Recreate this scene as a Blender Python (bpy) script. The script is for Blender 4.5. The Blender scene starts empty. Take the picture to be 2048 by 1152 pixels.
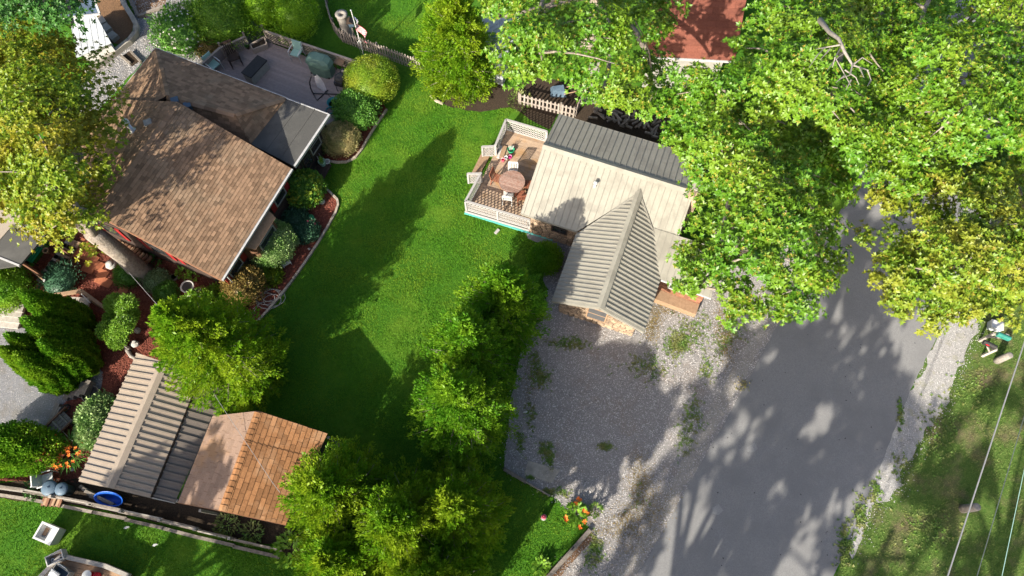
import bpy, math, random
import numpy as np
from mathutils import Vector, Matrix
random.seed(7); RNG = np.random.default_rng(11)
S = bpy.context.scene
R = math.radians
# ---------------------------------------------------------------- camera, sky, sun, exposure
F = 1409.0; CH = 30.0; TH = R(22)
cam = bpy.data.cameras.new('camera'); cam.sensor_width = 36; cam.lens = F / 2048 * 36
cam.clip_end = 2000; cam.clip_start = 0.5
camo = bpy.data.objects.new('camera', cam); S.collection.objects.link(camo)
camo.location = (0, 0, CH); camo.rotation_euler = (TH, 0, 0); S.camera = camo
SUN_AZ = R(34); SUN_EL = R(29)          # light travels towards this azimuth (from +Y to +X)
w = bpy.data.worlds.new('World'); S.world = w; w.use_nodes = True
nt = w.node_tree; bg = nt.nodes['Background']; sky = nt.nodes.new('ShaderNodeTexSky')
sky.sky_type = 'NISHITA'; sky.sun_disc = False; sky.sun_elevation = SUN_EL; sky.sun_rotation = SUN_AZ + math.pi; sky.air_density = .8; sky.dust_density = 3.0; sky.ozone_density = .6
nt.links.new(sky.outputs[0], bg.inputs[0]); bg.inputs[1].default_value = 0.115
sl = bpy.data.lights.new('sun', 'SUN'); sl.energy = 4.8; sl.angle = R(0.53); sl.color = (1, .93, .8)
so = bpy.data.objects.new('sun', sl); S.collection.objects.link(so)
so.rotation_euler = Vector((math.sin(SUN_AZ)*math.cos(SUN_EL), math.cos(SUN_AZ)*math.cos(SUN_EL), -math.sin(SUN_EL))).to_track_quat('-Z', 'Y').to_euler()
so.location = (-20, -30, 40)
S.view_settings.view_transform = 'Standard'; S.view_settings.look = 'None'
S.view_settings.exposure = 1.25; S.view_settings.gamma = 1

# ---------------------------------------------------------------- helpers
def P(px, py, z=0.0):
    """world point at height z seen at pixel (px,py) of the 2048x1152 photograph"""
    u = (px-1024)/F; v = (576-py)/F
    dy = v*math.cos(TH)+math.sin(TH); dz = v*math.sin(TH)-math.cos(TH)
    t = (z-CH)/dz
    return Vector((u*t, dy*t, z))
def Q(pts, z=0.0): return [P(x, y, z) for x, y in pts]
def tag(o, label=None, cat=None, group=None, kind=None):
    if label: o['label'] = label
    if cat: o['category'] = cat
    if group: o['group'] = group
    if kind: o['kind'] = kind
    return o
def thing(name, loc, label, cat, group=None, rz=0):
    o = bpy.data.objects.new(name, None); S.collection.objects.link(o)
    o.location = loc; o.rotation_euler = (0, 0, rz); o.empty_display_size = .2
    return tag(o, label, cat, group)
def link(name, me, parent=None, local=False):
    o = bpy.data.objects.new(name, me); S.collection.objects.link(o)
    if parent:
        o.parent = parent
        if not local:
            p = parent; l = Vector((0, 0, 0))
            while p: l += p.location + p.matrix_parent_inverse.translation; p = p.parent
            o.matrix_parent_inverse = Matrix.Translation(-l)
    return o
def copy_tree(o, parent=None):
    c = o.copy(); S.collection.objects.link(c); c.parent = parent
    for ch in list(o.children): copy_tree(ch, c)
    return c
class MB:
    def __init__(s): s.v = []; s.f = []
    def add(s, vs, fs):
        n = len(s.v); s.v += [tuple(x) for x in vs]; s.f += [[i+n for i in f] for f in fs]; return s
    def box(s, c, d, rz=0, rx=0, ry=0):
        M = Matrix.Rotation(rz, 3, 'Z') @ Matrix.Rotation(ry, 3, 'Y') @ Matrix.Rotation(rx, 3, 'X'); c = Vector(c)
        vs = [c + M @ Vector((x*d[0]/2, y*d[1]/2, z*d[2]/2)) for z in (-1, 1) for y in (-1, 1) for x in (-1, 1)]
        return s.add(vs, [(0,2,3,1),(4,5,7,6),(0,1,5,4),(2,6,7,3),(0,4,6,2),(1,3,7,5)])
    def beam(s, a, b, wd, ht, up=(0, 0, 1)):
        a = Vector(a); b = Vector(b); d = (b-a).normalized(); up = Vector(up)
        sd = d.cross(up)
        if sd.length < 1e-4: sd = d.cross(Vector((1, 0, 0)))
        sd.normalize(); u = sd.cross(d)
        vs = [p + sd*(x*wd/2) + u*(y*ht/2) for p in (a, b) for y in (-1, 1) for x in (-1, 1)]
        return s.add(vs, [(0,2,3,1),(4,5,7,6),(0,1,5,4),(2,6,7,3),(0,4,6,2),(1,3,7,5)])
    def tube(s, pts, r, n=6):
        pts = [Vector(p) for p in pts]; k = len(pts)
        rs = r if isinstance(r, (list, tuple)) else [r]*k
        vs = []
        for i, p in enumerate(pts):
            d = (pts[min(i+1, k-1)]-pts[max(i-1, 0)]).normalized()
            a = d.cross(Vector((0, 0, 1)))
            if a.length < .05: a = d.cross(Vector((1, 0, 0)))
            a.normalize(); b = d.cross(a)
            vs += [p + (a*math.cos(6.2832*j/n) + b*math.sin(6.2832*j/n))*rs[i] for j in range(n)]
        fs = [(i*n+j, i*n+(j+1) % n, (i+1)*n+(j+1) % n, (i+1)*n+j) for i in range(k-1) for j in range(n)]
        fs += [tuple(range(n-1, -1, -1)), tuple(range((k-1)*n, k*n))]
        return s.add(vs, fs)
    def slab(s, poly, th, n=None):
        """solid from a planar polygon, extruded by th against its normal n (default straight down)"""
        n = Vector(n) if n is not None else Vector((0, 0, 1)); poly = [Vector(p) for p in poly]; k = len(poly)
        nn = sum(((poly[i]-poly[0]).cross(poly[(i+1) % k]-poly[0]) for i in range(k)), Vector())
        if nn.dot(n) < 0: poly = poly[::-1]
        vs = poly + [p-n*th for p in poly]
        return s.add(vs, [list(range(k)), list(range(2*k-1, k-1, -1))] + [(i, k+i, k+(i+1) % k, (i+1) % k) for i in range(k)])
    def lathe(s, c, prof, n=12):
        c = Vector(c); k = len(prof)
        vs = [c+Vector((r*math.cos(6.2832*j/n), r*math.sin(6.2832*j/n), z)) for r, z in prof for j in range(n)]
        fs = [(i*n+j, i*n+(j+1) % n, (i+1)*n+(j+1) % n, (i+1)*n+j) for i in range(k-1) for j in range(n)]
        if prof[0][0] > 1e-4: fs.append(tuple(range(n-1, -1, -1)))
        if prof[-1][0] > 1e-4: fs.append(tuple(range((k-1)*n, k*n)))
        return s.add(vs, fs)
    def mesh(s, name, mat, smooth=False):
        me = bpy.data.meshes.new(name); me.from_pydata(s.v, [], s.f); me.materials.append(M[mat] if isinstance(mat, str) else mat)
        if smooth: me.polygons.foreach_set('use_smooth', [True]*len(me.polygons))
        return me
    def build(s, name, mat, parent=None, smooth=False, local=False):
        return link(name, s.mesh(name, mat, smooth), parent, local)
def np_mesh(name, verts, nper, mat, faces=None):
    """fast mesh: verts (n*nper,3); each group of nper verts is one polygon, or uses the given local faces"""
    me = bpy.data.meshes.new(name); nv = len(verts)
    me.vertices.add(nv); me.vertices.foreach_set('co', np.ascontiguousarray(verts, dtype=np.float32).ravel())
    g = nv//nper
    if faces is None: faces = [tuple(range(nper))]
    fl = [len(f) for f in faces]; loc = np.concatenate([np.array(f) for f in faces])
    idx = (np.arange(g)[:, None]*nper + loc[None, :]).ravel()
    tot = np.tile(np.array(fl), g); st = np.concatenate([[0], np.cumsum(tot)[:-1]])
    me.loops.add(len(idx)); me.loops.foreach_set('vertex_index', idx.astype(np.int32))
    me.polygons.add(len(tot)); me.polygons.foreach_set('loop_start', st.astype(np.int32))
    me.polygons.foreach_set('loop_total', tot.astype(np.int32))
    me.update(calc_edges=True); me.materials.append(M[mat]); return me
def clip(poly, a, b, c):
    out = []
    for i in range(len(poly)):
        p = poly[i]; q = poly[(i+1) % len(poly)]; dp = a*p[0]+b*p[1]-c; dq = a*q[0]+b*q[1]-c
        if dp >= 0: out.append(p)
        if dp*dq < 0:
            t = dp/(dp-dq); out.append((p[0]+(q[0]-p[0])*t, p[1]+(q[1]-p[1])*t))
    return out
def area(p): return abs(sum(p[i][0]*p[(i+1) % len(p)][1]-p[(i+1) % len(p)][0]*p[i][1] for i in range(len(p))))/2
def strips(poly, step, wd, off=0.0):
    """cut a 2D polygon into strips along x, stacked in y"""
    y0 = min(p[1] for p in poly); y1 = max(p[1] for p in poly); y = y0+off; out = []
    while y < y1:
        c = clip(clip(poly, 0, 1, y), 0, -1, -(y+wd))
        if len(c) > 2 and area(c) > 1e-4: out.append((c, y))
        y += step
    return out
class Frame:
    """2D frame on a plane: origin o, x axis u, y axis v, normal n"""
    def __init__(s, o, u, nrm=(0, 0, 1)):
        s.o = Vector(o); s.n = Vector(nrm).normalized(); s.u = Vector(u); s.u = (s.u-s.n*s.u.dot(s.n)).normalized(); s.v = s.n.cross(s.u)
    def to2(s, p): d = Vector(p)-s.o; return (d.dot(s.u), d.dot(s.v))
    def to3(s, p, h=0): return s.o+s.u*p[0]+s.v*p[1]+s.n*h
def normal(poly):
    n = (poly[1]-poly[0]).cross(poly[2]-poly[0]).normalized()
    return n if n.z >= 0 else -n
def inside(p, poly):
    r = False; j = len(poly)-1
    for i in range(len(poly)):
        if (poly[i][1] > p[1]) != (poly[j][1] > p[1]) and p[0] < (poly[j][0]-poly[i][0])*(p[1]-poly[i][1])/(poly[j][1]-poly[i][1])+poly[i][0]: r = not r
        j = i
    return r
def inside_np(X, Y, poly):
    r = np.zeros(len(X), bool); j = len(poly)-1
    for i in range(len(poly)):
        xi, yi = poly[i][0], poly[i][1]; xj, yj = poly[j][0], poly[j][1]
        if yi != yj: r ^= ((yi > Y) != (yj > Y)) & (X < (xj-xi)*(Y-yi)/(yj-yi)+xi)
        j = i
    return r

# ---------------------------------------------------------------- materials
M = {}
def mat(name, c1, c2=None, rough=.85, scale=6.0, detail=6, bump=0.0, bscale=None, vary=0.0, metal=0.0, contrast=(.35, .65), spec=.3, c3=None, s3=.6, r3=(.5, .62), alpha=None, island=True):
    m = bpy.data.materials.new(name); m.use_nodes = True; t = m.node_tree; n = t.nodes; l = t.links
    b = n['Principled BSDF']; b.inputs['Roughness'].default_value = rough; b.inputs['Metallic'].default_value = metal
    b.inputs['Specular IOR Level'].default_value = spec
    tc = n.new('ShaderNodeTexCoord'); gm = n.new('ShaderNodeNewGeometry')
    def noise(sc, de=detail):
        q = n.new('ShaderNodeTexNoise'); q.inputs['Scale'].default_value = sc; q.inputs['Detail'].default_value = de; q.inputs['Roughness'].default_value = .62
        l.new(gm.outputs['Position'], q.inputs['Vector']); return q
    def mixc(fac, a, bb):
        x = n.new('ShaderNodeMix'); x.data_type = 'RGBA'; l.new(fac, x.inputs[0])
        for k, s_ in ((6, a), (7, bb)):
            if isinstance(s_, tuple): x.inputs[k].default_value = (*s_, 1)
            else: l.new(s_, x.inputs[k])
        return x.outputs[2]
    def ramp(src, lo, hi):
        x = n.new('ShaderNodeMapRange'); x.inputs[1].default_value = lo; x.inputs[2].default_value = hi; l.new(src, x.inputs[0]); return x.outputs[0]
    q = noise(scale)
    col = mixc(ramp(q.outputs[0], *contrast), c1, c2 or tuple(x*.8 for x in c1))
    if c3: col = mixc(ramp(noise(s3, 5).outputs[0], *r3), col, c3)
    if vary:
        oi = n.new('ShaderNodeObjectInfo'); a = n.new('ShaderNodeMath'); a.operation = 'ADD'; l.new(oi.outputs['Random'], a.inputs[0])
        if island: l.new(gm.outputs['Random Per Island'], a.inputs[1])
        fr = n.new('ShaderNodeMath'); fr.operation = 'FRACT'; l.new(a.outputs[0], fr.inputs[0])
        mr = n.new('ShaderNodeMapRange'); mr.inputs[3].default_value = 1-vary; mr.inputs[4].default_value = 1+vary; l.new(fr.outputs[0], mr.inputs[0])
        hs = n.new('ShaderNodeHueSaturation'); l.new(mr.outputs[0], hs.inputs['Value']); l.new(col, hs.inputs['Color']); col = hs.outputs[0]
    l.new(col, b.inputs['Base Color'])
    if bump:
        bq = noise(bscale or scale*2.5, 4); bn = n.new('ShaderNodeBump'); bn.inputs['Strength'].default_value = 1; bn.inputs['Distance'].default_value = bump
        l.new(bq.outputs[0], bn.inputs['Height']); l.new(bn.outputs[0], b.inputs['Normal'])
    M[name] = m; return m
def leafmat(name, c1, c2, c3=None, trans=.3, rough=.45, s=.9, spec=.3):
    """c1..c2 per leaf, c3 in soft patches"""
    m = bpy.data.materials.new(name); m.use_nodes = True; t = m.node_tree; n = t.nodes; l = t.links
    b = n['Principled BSDF']; b.inputs['Roughness'].default_value = rough; b.inputs['Specular IOR Level'].default_value = spec
    gm = n.new('ShaderNodeNewGeometry'); mx = n.new('ShaderNodeMix'); mx.data_type = 'RGBA'
    mx.inputs[6].default_value = (*c1, 1); mx.inputs[7].default_value = (*c2, 1); l.new(gm.outputs['Random Per Island'], mx.inputs[0]); col = mx.outputs[2]
    if c3:
        q = n.new('ShaderNodeTexNoise'); q.inputs['Scale'].default_value = s; q.inputs['Detail'].default_value = 3; l.new(gm.outputs['Position'], q.inputs['Vector'])
        r_ = n.new('ShaderNodeMapRange'); r_.inputs[1].default_value = .42; r_.inputs[2].default_value = .62; r_.inputs[4].default_value = .85; l.new(q.outputs[0], r_.inputs[0])
        m2 = n.new('ShaderNodeMix'); m2.data_type = 'RGBA'; l.new(r_.outputs[0], m2.inputs[0]); l.new(col, m2.inputs[6]); m2.inputs[7].default_value = (*c3, 1); col = m2.outputs[2]
    l.new(col, b.inputs['Base Color'])
    if trans:
        tr = n.new('ShaderNodeBsdfTranslucent'); l.new(col, tr.inputs[0]); ms = n.new('ShaderNodeMixShader'); ms.inputs[0].default_value = trans
        l.new(b.outputs[0], ms.inputs[1]); l.new(tr.outputs[0], ms.inputs[2]); l.new(ms.outputs[0], n['Material Output'].inputs[0])
    M[name] = m; return m
# ground
mat('grass_ground', (.035,.115,.010), (.062,.16,.013), scale=7, bump=.03, bscale=40, c3=(.09,.18,.016), s3=.35, rough=1, spec=.1)
mat('verge_grass', (.06,.12,.022), (.10,.15,.035), scale=5, bump=.03, bscale=40, c3=(.15,.13,.07), s3=.8, r3=(.5,.68), rough=1, spec=.1)
mat('gravel', (.33,.31,.295), (.22,.207,.20), scale=30, bump=.03, bscale=45, c3=(.26,.22,.19), s3=.7, r3=(.52,.7), rough=1, spec=.1, contrast=(.4,.6))
mat('grey_gravel', (.25,.25,.26), (.16,.16,.17), scale=28, bump=.03, bscale=45, rough=1, spec=.1, c3=(.18,.17,.16), s3=.9)
mat('white_gravel', (.38,.37,.355), (.28,.27,.255), scale=26, bump=.02, bscale=45, rough=1, spec=.1, c3=(.30,.29,.22), s3=1.5, r3=(.55,.7))
mat('packed_dirt', (.33,.305,.27), (.25,.23,.205), scale=14, bump=.012, bscale=40, rough=1, spec=.1, c3=(.26,.235,.21), s3=1.2)
mat('asphalt', (.23,.227,.224), (.165,.163,.163), scale=30, bump=.006, bscale=60, rough=.9, spec=.25, c3=(.165,.163,.162), s3=.45, r3=(.45,.72))
mat('road_mend', (.27,.265,.26), (.22,.217,.213), scale=20, bump=.004, rough=.95)
mat('mulch', (.20,.062,.042), (.10,.034,.026), scale=28, bump=.05, bscale=36, rough=1, spec=.1, c3=(.17,.06,.04), s3=1.6, contrast=(.38,.62))
mat('brown_mulch', (.22,.13,.07), (.13,.075,.045), scale=22, bump=.04, bscale=36, rough=1, spec=.1)
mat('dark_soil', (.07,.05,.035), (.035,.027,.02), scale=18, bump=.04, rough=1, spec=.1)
mat('concrete', (.36,.33,.28), (.28,.26,.23), scale=5, bump=.004, bscale=60, rough=.95, spec=.2, c3=(.24,.22,.19), s3=1.4)
# building
mat('brown_shingle', (.25,.16,.10), (.20,.125,.078), scale=50, vary=.30, rough=.95, spec=.15, bump=.006, bscale=90, c3=(.21,.145,.095), s3=.5)
mat('orange_shingle', (.29,.14,.06), (.225,.105,.045), scale=14, vary=.24, rough=.9, spec=.2, bump=.004, bscale=90, c3=(.32,.18,.095), s3=.8)
mat('faded_shingle', (.265,.18,.135), (.22,.145,.105), scale=18, vary=.10, rough=.9, spec=.25, bump=.004, bscale=90, c3=(.28,.17,.10), s3=.8)
mat('roof_felt', (.075,.073,.066), (.062,.06,.056), scale=20, rough=.85, bump=.003, bscale=120, c3=(.088,.085,.078), s3=.8)
mat('tan_felt', (.33,.28,.22), (.26,.22,.175), scale=24, rough=.9, bump=.004, bscale=90)
mat('cream_metal', (.285,.27,.225), (.255,.24,.20), scale=2.5, rough=.42, spec=.5, vary=.03, c3=(.225,.21,.175), s3=1.3)
mat('cream_rib', (.25,.235,.20), (.225,.21,.178), scale=3, rough=.45, spec=.5)
mat('tan_metal', (.28,.23,.18), (.24,.195,.15), scale=2.5, rough=.45, spec=.45, c3=(.26,.21,.165), s3=1.5, vary=.04)
mat('dark_tan_metal', (.145,.12,.10), (.12,.10,.085), scale=3, rough=.5, spec=.4)
mat('white_metal', (.42,.44,.46), (.36,.38,.40), scale=3, rough=.45, spec=.5, c3=(.33,.35,.36), s3=1.2)
mat('blue_shingle', (.06,.09,.14), (.035,.055,.09), scale=10, rough=.9, vary=.2)
mat('red_shingle', (.20,.07,.045), (.15,.05,.034), scale=12, rough=.9, vary=.16)
mat('gutter_white', (.42,.41,.40), (.34,.34,.34), scale=6, rough=.5, spec=.4)
mat('dark_siding', (.055,.035,.028), (.04,.027,.022), scale=8, rough=.8, vary=.1)
mat('brown_wood', (.20,.10,.055), (.13,.065,.04), scale=9, rough=.8, vary=.15, bump=.003)
mat('red_paint', (.28,.018,.018), (.22,.015,.015), scale=8, rough=.6)
mat('pane_grey', (.10,.10,.10), (.08,.08,.085), scale=1, rough=.15, spec=.6)  # screen grey, with sky reflection put into the base colour
mat('glass_dark', (.03,.035,.04), (.02,.022,.026), scale=1, rough=.08, spec=.8)
mat('window_white', (.45,.44,.42), (.4,.39,.37), scale=8, rough=.5)
mat('field_stone', (.34,.25,.17), (.22,.15,.10), scale=7, rough=.9, vary=.32, bump=.012, bscale=18)
mat('mortar', (.13,.105,.085), (.09,.075,.06), scale=14, rough=1, bump=.01)
mat('brick', (.25,.12,.07), (.20,.09,.055), scale=9, rough=.9, vary=.2, bump=.004)
mat('paver', (.36,.125,.06), (.27,.09,.045), scale=7, rough=.95, vary=.16, bump=.006)
mat('tan_wood', (.32,.21,.13), (.25,.16,.095), scale=8, rough=.85, vary=.14, bump=.004)
mat('deck_board', (.30,.245,.225), (.26,.21,.195), scale=7, rough=.8, vary=.09, bump=.003)
mat('brown_board', (.36,.26,.18), (.28,.20,.14), scale=8, rough=.85, vary=.18, bump=.004, c3=(.33,.20,.10), s3=.9)
mat('lattice_tan', (.33,.27,.225), (.28,.23,.19), scale=8, rough=.75)
mat('lattice_white', (.36,.345,.33), (.31,.295,.28), scale=8, rough=.7, vary=.06)
mat('picket_wood', (.32,.27,.235), (.25,.21,.18), scale=10, rough=.85, vary=.14)
mat('grey_wood', (.25,.215,.18), (.15,.13,.11), scale=11, rough=.95, vary=.25, bump=.008)
mat('pale_wood', (.36,.33,.29), (.27,.245,.215), scale=9, rough=.9, vary=.15, bump=.005)
mat('teal_paint', (.10,.42,.38), (.09,.36,.33), scale=8, rough=.6)
mat('bark', (.28,.235,.19), (.15,.125,.10), scale=9, rough=1, bump=.05, bscale=13, c3=(.26,.225,.19), s3=2.0)
mat('grey_bark', (.28,.25,.22), (.19,.17,.15), scale=12, rough=1, bump=.01)
mat('twig_dark', (.045,.04,.022), (.03,.03,.016), scale=10, rough=1)
# objects
mat('black_metal', (.018,.018,.02), (.025,.025,.027), rough=.45, spec=.5)
mat('black_plastic', (.03,.028,.027), (.022,.021,.02), rough=.55)
mat('dark_brown', (.055,.036,.028), (.04,.027,.02), rough=.6)
mat('mint_plastic', (.30,.47,.40), (.26,.42,.36), rough=.45, spec=.5)
mat('white_plastic', (.55,.55,.53), (.50,.50,.48), rough=.4, spec=.5)
mat('green_cover', (.115,.19,.15), (.085,.15,.12), scale=5, rough=.6, bump=.02, bscale=6)
mat('grey_box', (.30,.29,.26), (.25,.24,.215), rough=.6)
mat('white_cloth', (.60,.55,.60), (.50,.46,.52), scale=9, rough=.9, bump=.03, bscale=12)
mat('teal_plastic', (.05,.26,.29), (.04,.21,.24), rough=.4)
mat('blue_plastic', (.012,.10,.50), (.01,.08,.40), rough=.35, spec=.5)
mat('bluegrey_plastic', (.085,.13,.175), (.07,.105,.145), rough=.5)
mat('red_plastic', (.55,.015,.03), (.45,.012,.025), rough=.4)
mat('pink_plastic', (.6,.04,.25), (.5,.03,.2), rough=.5)
mat('green_plastic', (.02,.27,.12), (.015,.22,.1), rough=.4)
mat('mailbox_green', (.03,.19,.15), (.025,.16,.125), rough=.45)
mat('steel', (.45,.45,.46), (.36,.36,.37), rough=.35, metal=.8)
mat('cable', (.26,.26,.265), (.22,.22,.225), rough=.5)
mat('cable_dark', (.10,.12,.11), (.07,.08,.08), rough=.6)
mat('flag_red', (.45,.03,.035), (.40,.025,.03), rough=.9)
mat('flag_white', (.62,.58,.58), (.56,.53,.53), rough=.9)
mat('flag_blue', (.03,.045,.16), (.025,.04,.14), rough=.9)
mat('table_wood', (.24,.125,.09), (.33,.25,.21), scale=16, rough=.8, vary=.22, contrast=(.35,.75))
mat('chair_wood', (.24,.085,.045), (.17,.06,.035), rough=.7)
mat('stone_white', (.38,.365,.34), (.31,.30,.28), scale=9, rough=.9)
mat('edging', (.40,.335,.27), (.31,.26,.21), scale=10, rough=.95, vary=.18)
mat('flower_orange', (.75,.19,.025), (.68,.14,.02), rough=.7)
mat('flower_white', (.7,.66,.6), (.6,.58,.5), rough=.8)
mat('flower_pink', (.62,.11,.16), (.55,.08,.13), rough=.8)
mat('pebble', (.42,.40,.39), (.33,.315,.305), scale=3, vary=.55, rough=1, spec=.1)
mat('chip', (.21,.068,.045), (.14,.046,.033), scale=5, vary=.5, rough=1, spec=.1)
# leaves
leafmat('oak_leaf', (.07,.20,.010), (.125,.265,.014), (.18,.29,.016), trans=.32, s=.55, spec=.5)
leafmat('oak_yellow_leaf', (.11,.23,.014), (.20,.29,.02), (.29,.30,.03), trans=.32, s=.7, spec=.45)
leafmat('oak_tip', (.26,.33,.035), (.36,.33,.04), (.40,.27,.045), trans=.35)
leafmat('maple_leaf', (.12,.23,.012), (.22,.28,.016), (.30,.25,.02), trans=.35, s=.5)
leafmat('dark_leaf', (.035,.12,.02), (.06,.17,.025), trans=.25)
leafmat('cedar_leaf', (.10,.25,.010), (.18,.33,.014), (.27,.37,.018), trans=.45, s=.8, spec=.2)
leafmat('hedge_cedar_leaf', (.07,.225,.012), (.13,.30,.015), (.21,.35,.018), trans=.45, s=.7, spec=.2)
leafmat('arbor_leaf', (.08,.23,.012), (.14,.30,.016), (.21,.34,.02), trans=.3, s=.9)
leafmat('bright_leaf', (.12,.27,.022), (.20,.34,.03), trans=.25)
leafmat('lime_leaf', (.14,.27,.016), (.21,.31,.02), (.24,.27,.024), trans=.25, s=1.2)
leafmat('hedge_leaf', (.14,.32,.014), (.24,.40,.018), trans=.3)
leafmat('shrub_leaf', (.07,.20,.03), (.14,.30,.045), trans=.25)
leafmat('pale_leaf', (.20,.32,.10), (.36,.46,.20), (.15,.30,.06), trans=.2, s=2)
leafmat('straw_leaf', (.40,.33,.15), (.50,.42,.20), (.22,.24,.08), trans=.2, s=2)
leafmat('rust_leaf', (.24,.14,.05), (.16,.15,.035), (.30,.22,.07), trans=.2, s=2)
leafmat('blue_leaf', (.035,.10,.055), (.06,.14,.075), trans=.15)
leafmat('sage_leaf', (.12,.21,.09), (.18,.26,.12), trans=.15)
leafmat('lawn_blade', (.048,.175,.009), (.095,.235,.012), (.15,.25,.018), trans=.25, rough=.7, s=.5, spec=.12)
leafmat('verge_blade', (.085,.16,.025), (.14,.20,.045), (.18,.18,.07), trans=.2, rough=.7, s=.8)
leafmat('weed_leaf', (.09,.20,.025), (.16,.25,.045), (.22,.22,.07), trans=.2, s=2)
# ---------------------------------------------------------------- setting: ground sheets
def rough_edge(pts, amp, step=.35):
    out = []
    for i in range(len(pts)):
        a = pts[i]; b = pts[(i+1) % len(pts)]; L = (b-a).length; k = max(1, min(80, int(L/step)))
        for j in range(k):
            p = a.lerp(b, j/k); out.append(Vector((p.x+random.uniform(-amp, amp), p.y+random.uniform(-amp, amp), p.z)))
    return out
ZONES = {}
def sheet(name, pts, z, m, amp=.05, label=None, cat=None):
    p = pts if isinstance(pts[0], Vector) else Q(pts)
    ZONES[name] = p
    p = [Vector((q.x, q.y, z)) for q in rough_edge(p, amp)]
    me = bpy.data.meshes.new(name); me.from_pydata([tuple(q) for q in p], [], [list(range(len(p)))]); me.materials.append(M[m])
    if me.polygons[0].normal.z < 0: me.flip_normals()
    return tag(link(name, me), kind='structure')
g = MB(); g.add([(-500,-500,0),(500,-500,0),(500,700,0),(-500,700,0)], [(0,1,2,3)]); tag(g.build('ground', 'grass_ground'), kind='structure')
def ext(pts, d0, d1):
    w_ = Q(pts); return [w_[0]+(w_[0]-w_[1]).normalized()*d0] + w_ + [w_[-1]+(w_[-1]-w_[-2]).normalized()*d1]
RL = ext([(1275,1152),(1400,930),(1480,790),(1560,640),(1640,495),(1720,350)], 70, 120)
RRt = ext([(1668,1152),(1745,970),(1825,770),(1870,682),(1965,480),(2040,330)], 70, 120)
sheet('verge', [P(1668,1152), P(1745,970), P(1825,770), P(1870,682), P(1965,480), P(2040,330), P(2300,330), P(2300,1152), Vector((24,-30,0)), Vector((4,-30,0))], .004, 'verge_grass', .1)
sheet('gravel_drive', [(1100,520),(1150,440),(1500,540),(1700,420),(1640,560),(1500,820),(1290,1170),(1080,1165),(1183,1066),(1172,1044),(1100,990),(1008,938),(1022,800),(1042,700),(1092,620)], .006, 'gravel', .06)
sheet('dirt_shoulder', [(1250,1190),(1275,1152),(1385,945),(1470,790),(1560,630),(1640,495),(1600,495),(1535,600),(1450,770),(1400,860),(1335,985),(1215,1190)], .010, 'packed_dirt', .10)
sheet('road', RL + RRt[::-1], .016, 'asphalt', .03)
sheet('gravel_shoulder', [(1965,630),(1945,680),(1918,740),(1892,800),(1856,860),(1812,930),(1790,985),(1752,1010),(1725,1070),(1698,1120),(1700,1060),(1728,1010),(1755,940),(1790,850),(1825,775),(1872,688),(1895,630)], .010, 'white_gravel', .16)
sheet('road_patch', [(1494,893),(1508,886),(1516,896),(1508,904),(1496,903)], .020, 'road_mend', .03)
sheet('road_mend', [(1426,1016),(1438,1010),(1446,1020),(1436,1030),(1424,1028)], .020, 'road_mend', .03)
sheet('mulch_yard', [(-60,600),(60,540),(110,480),(200,430),(460,575),(520,640),(508,652),(430,700),(330,770),(290,730),(170,965),(-60,960)], .006, 'mulch', .05)
sheet('house_bed', [(632,360),(662,388),(677,405),(674,422),(655,455),(620,510),(585,560),(550,605),(508,652),(440,640),(430,560),(560,400),(600,340)], .010, 'mulch', .015)
sheet('deck_bed', [(648,320),(690,325),(715,312),(735,280),(775,220),(740,170),(660,210),(620,290)], .010, 'mulch', .015)
sheet('side_drive', [(-60,640),(48,655),(170,690),(205,745),(200,785),(135,800),(112,818),(92,864),(30,862),(-60,845)], .012, 'grey_gravel', .05)
sheet('gravel_court', [(90,320),(165,255),(310,97),(420,140),(540,95),(520,40),(480,-30),(250,-30),(274,45),(262,72),(175,140)], .006, 'grey_gravel', .05)
sheet('dirt_island', [(186,-30),(236,-30),(270,42),(262,68),(238,88),(215,85),(196,40)], .010, 'brown_mulch', .02)
sheet('dirt_strip', [(256,-30),(345,-30),(330,12),(290,38),(278,34)], .010, 'brown_mulch', .04)
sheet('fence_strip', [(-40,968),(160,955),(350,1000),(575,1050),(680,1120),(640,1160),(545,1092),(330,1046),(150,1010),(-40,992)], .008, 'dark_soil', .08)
sheet('tree_bed', [(860,190),(960,160),(1035,175),(1120,205),(1100,260),(1020,215),(960,225),(890,212)], .006, 'dark_soil', .06)
sheet('back_yard', [(1030,150),(1330,190),(1420,330),(1400,380),(1130,250),(1110,215),(1040,195)], .007, 'dark_soil', .06)
sheet('garden_path', [(1163,205),(1192,208),(1200,120),(1182,115)], .014, 'concrete', .01)
sheet('timber_bed', [(1178,1056),(1140,1098),(1090,1152),(1110,1165),(1190,1075)], .012, 'brown_mulch', .04)
sheet('house_apron', [(1042,445),(1062,452),(1160,490),(1110,600),(1085,560),(1100,500),(1055,475)], .009, 'grey_gravel', .06)
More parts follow.
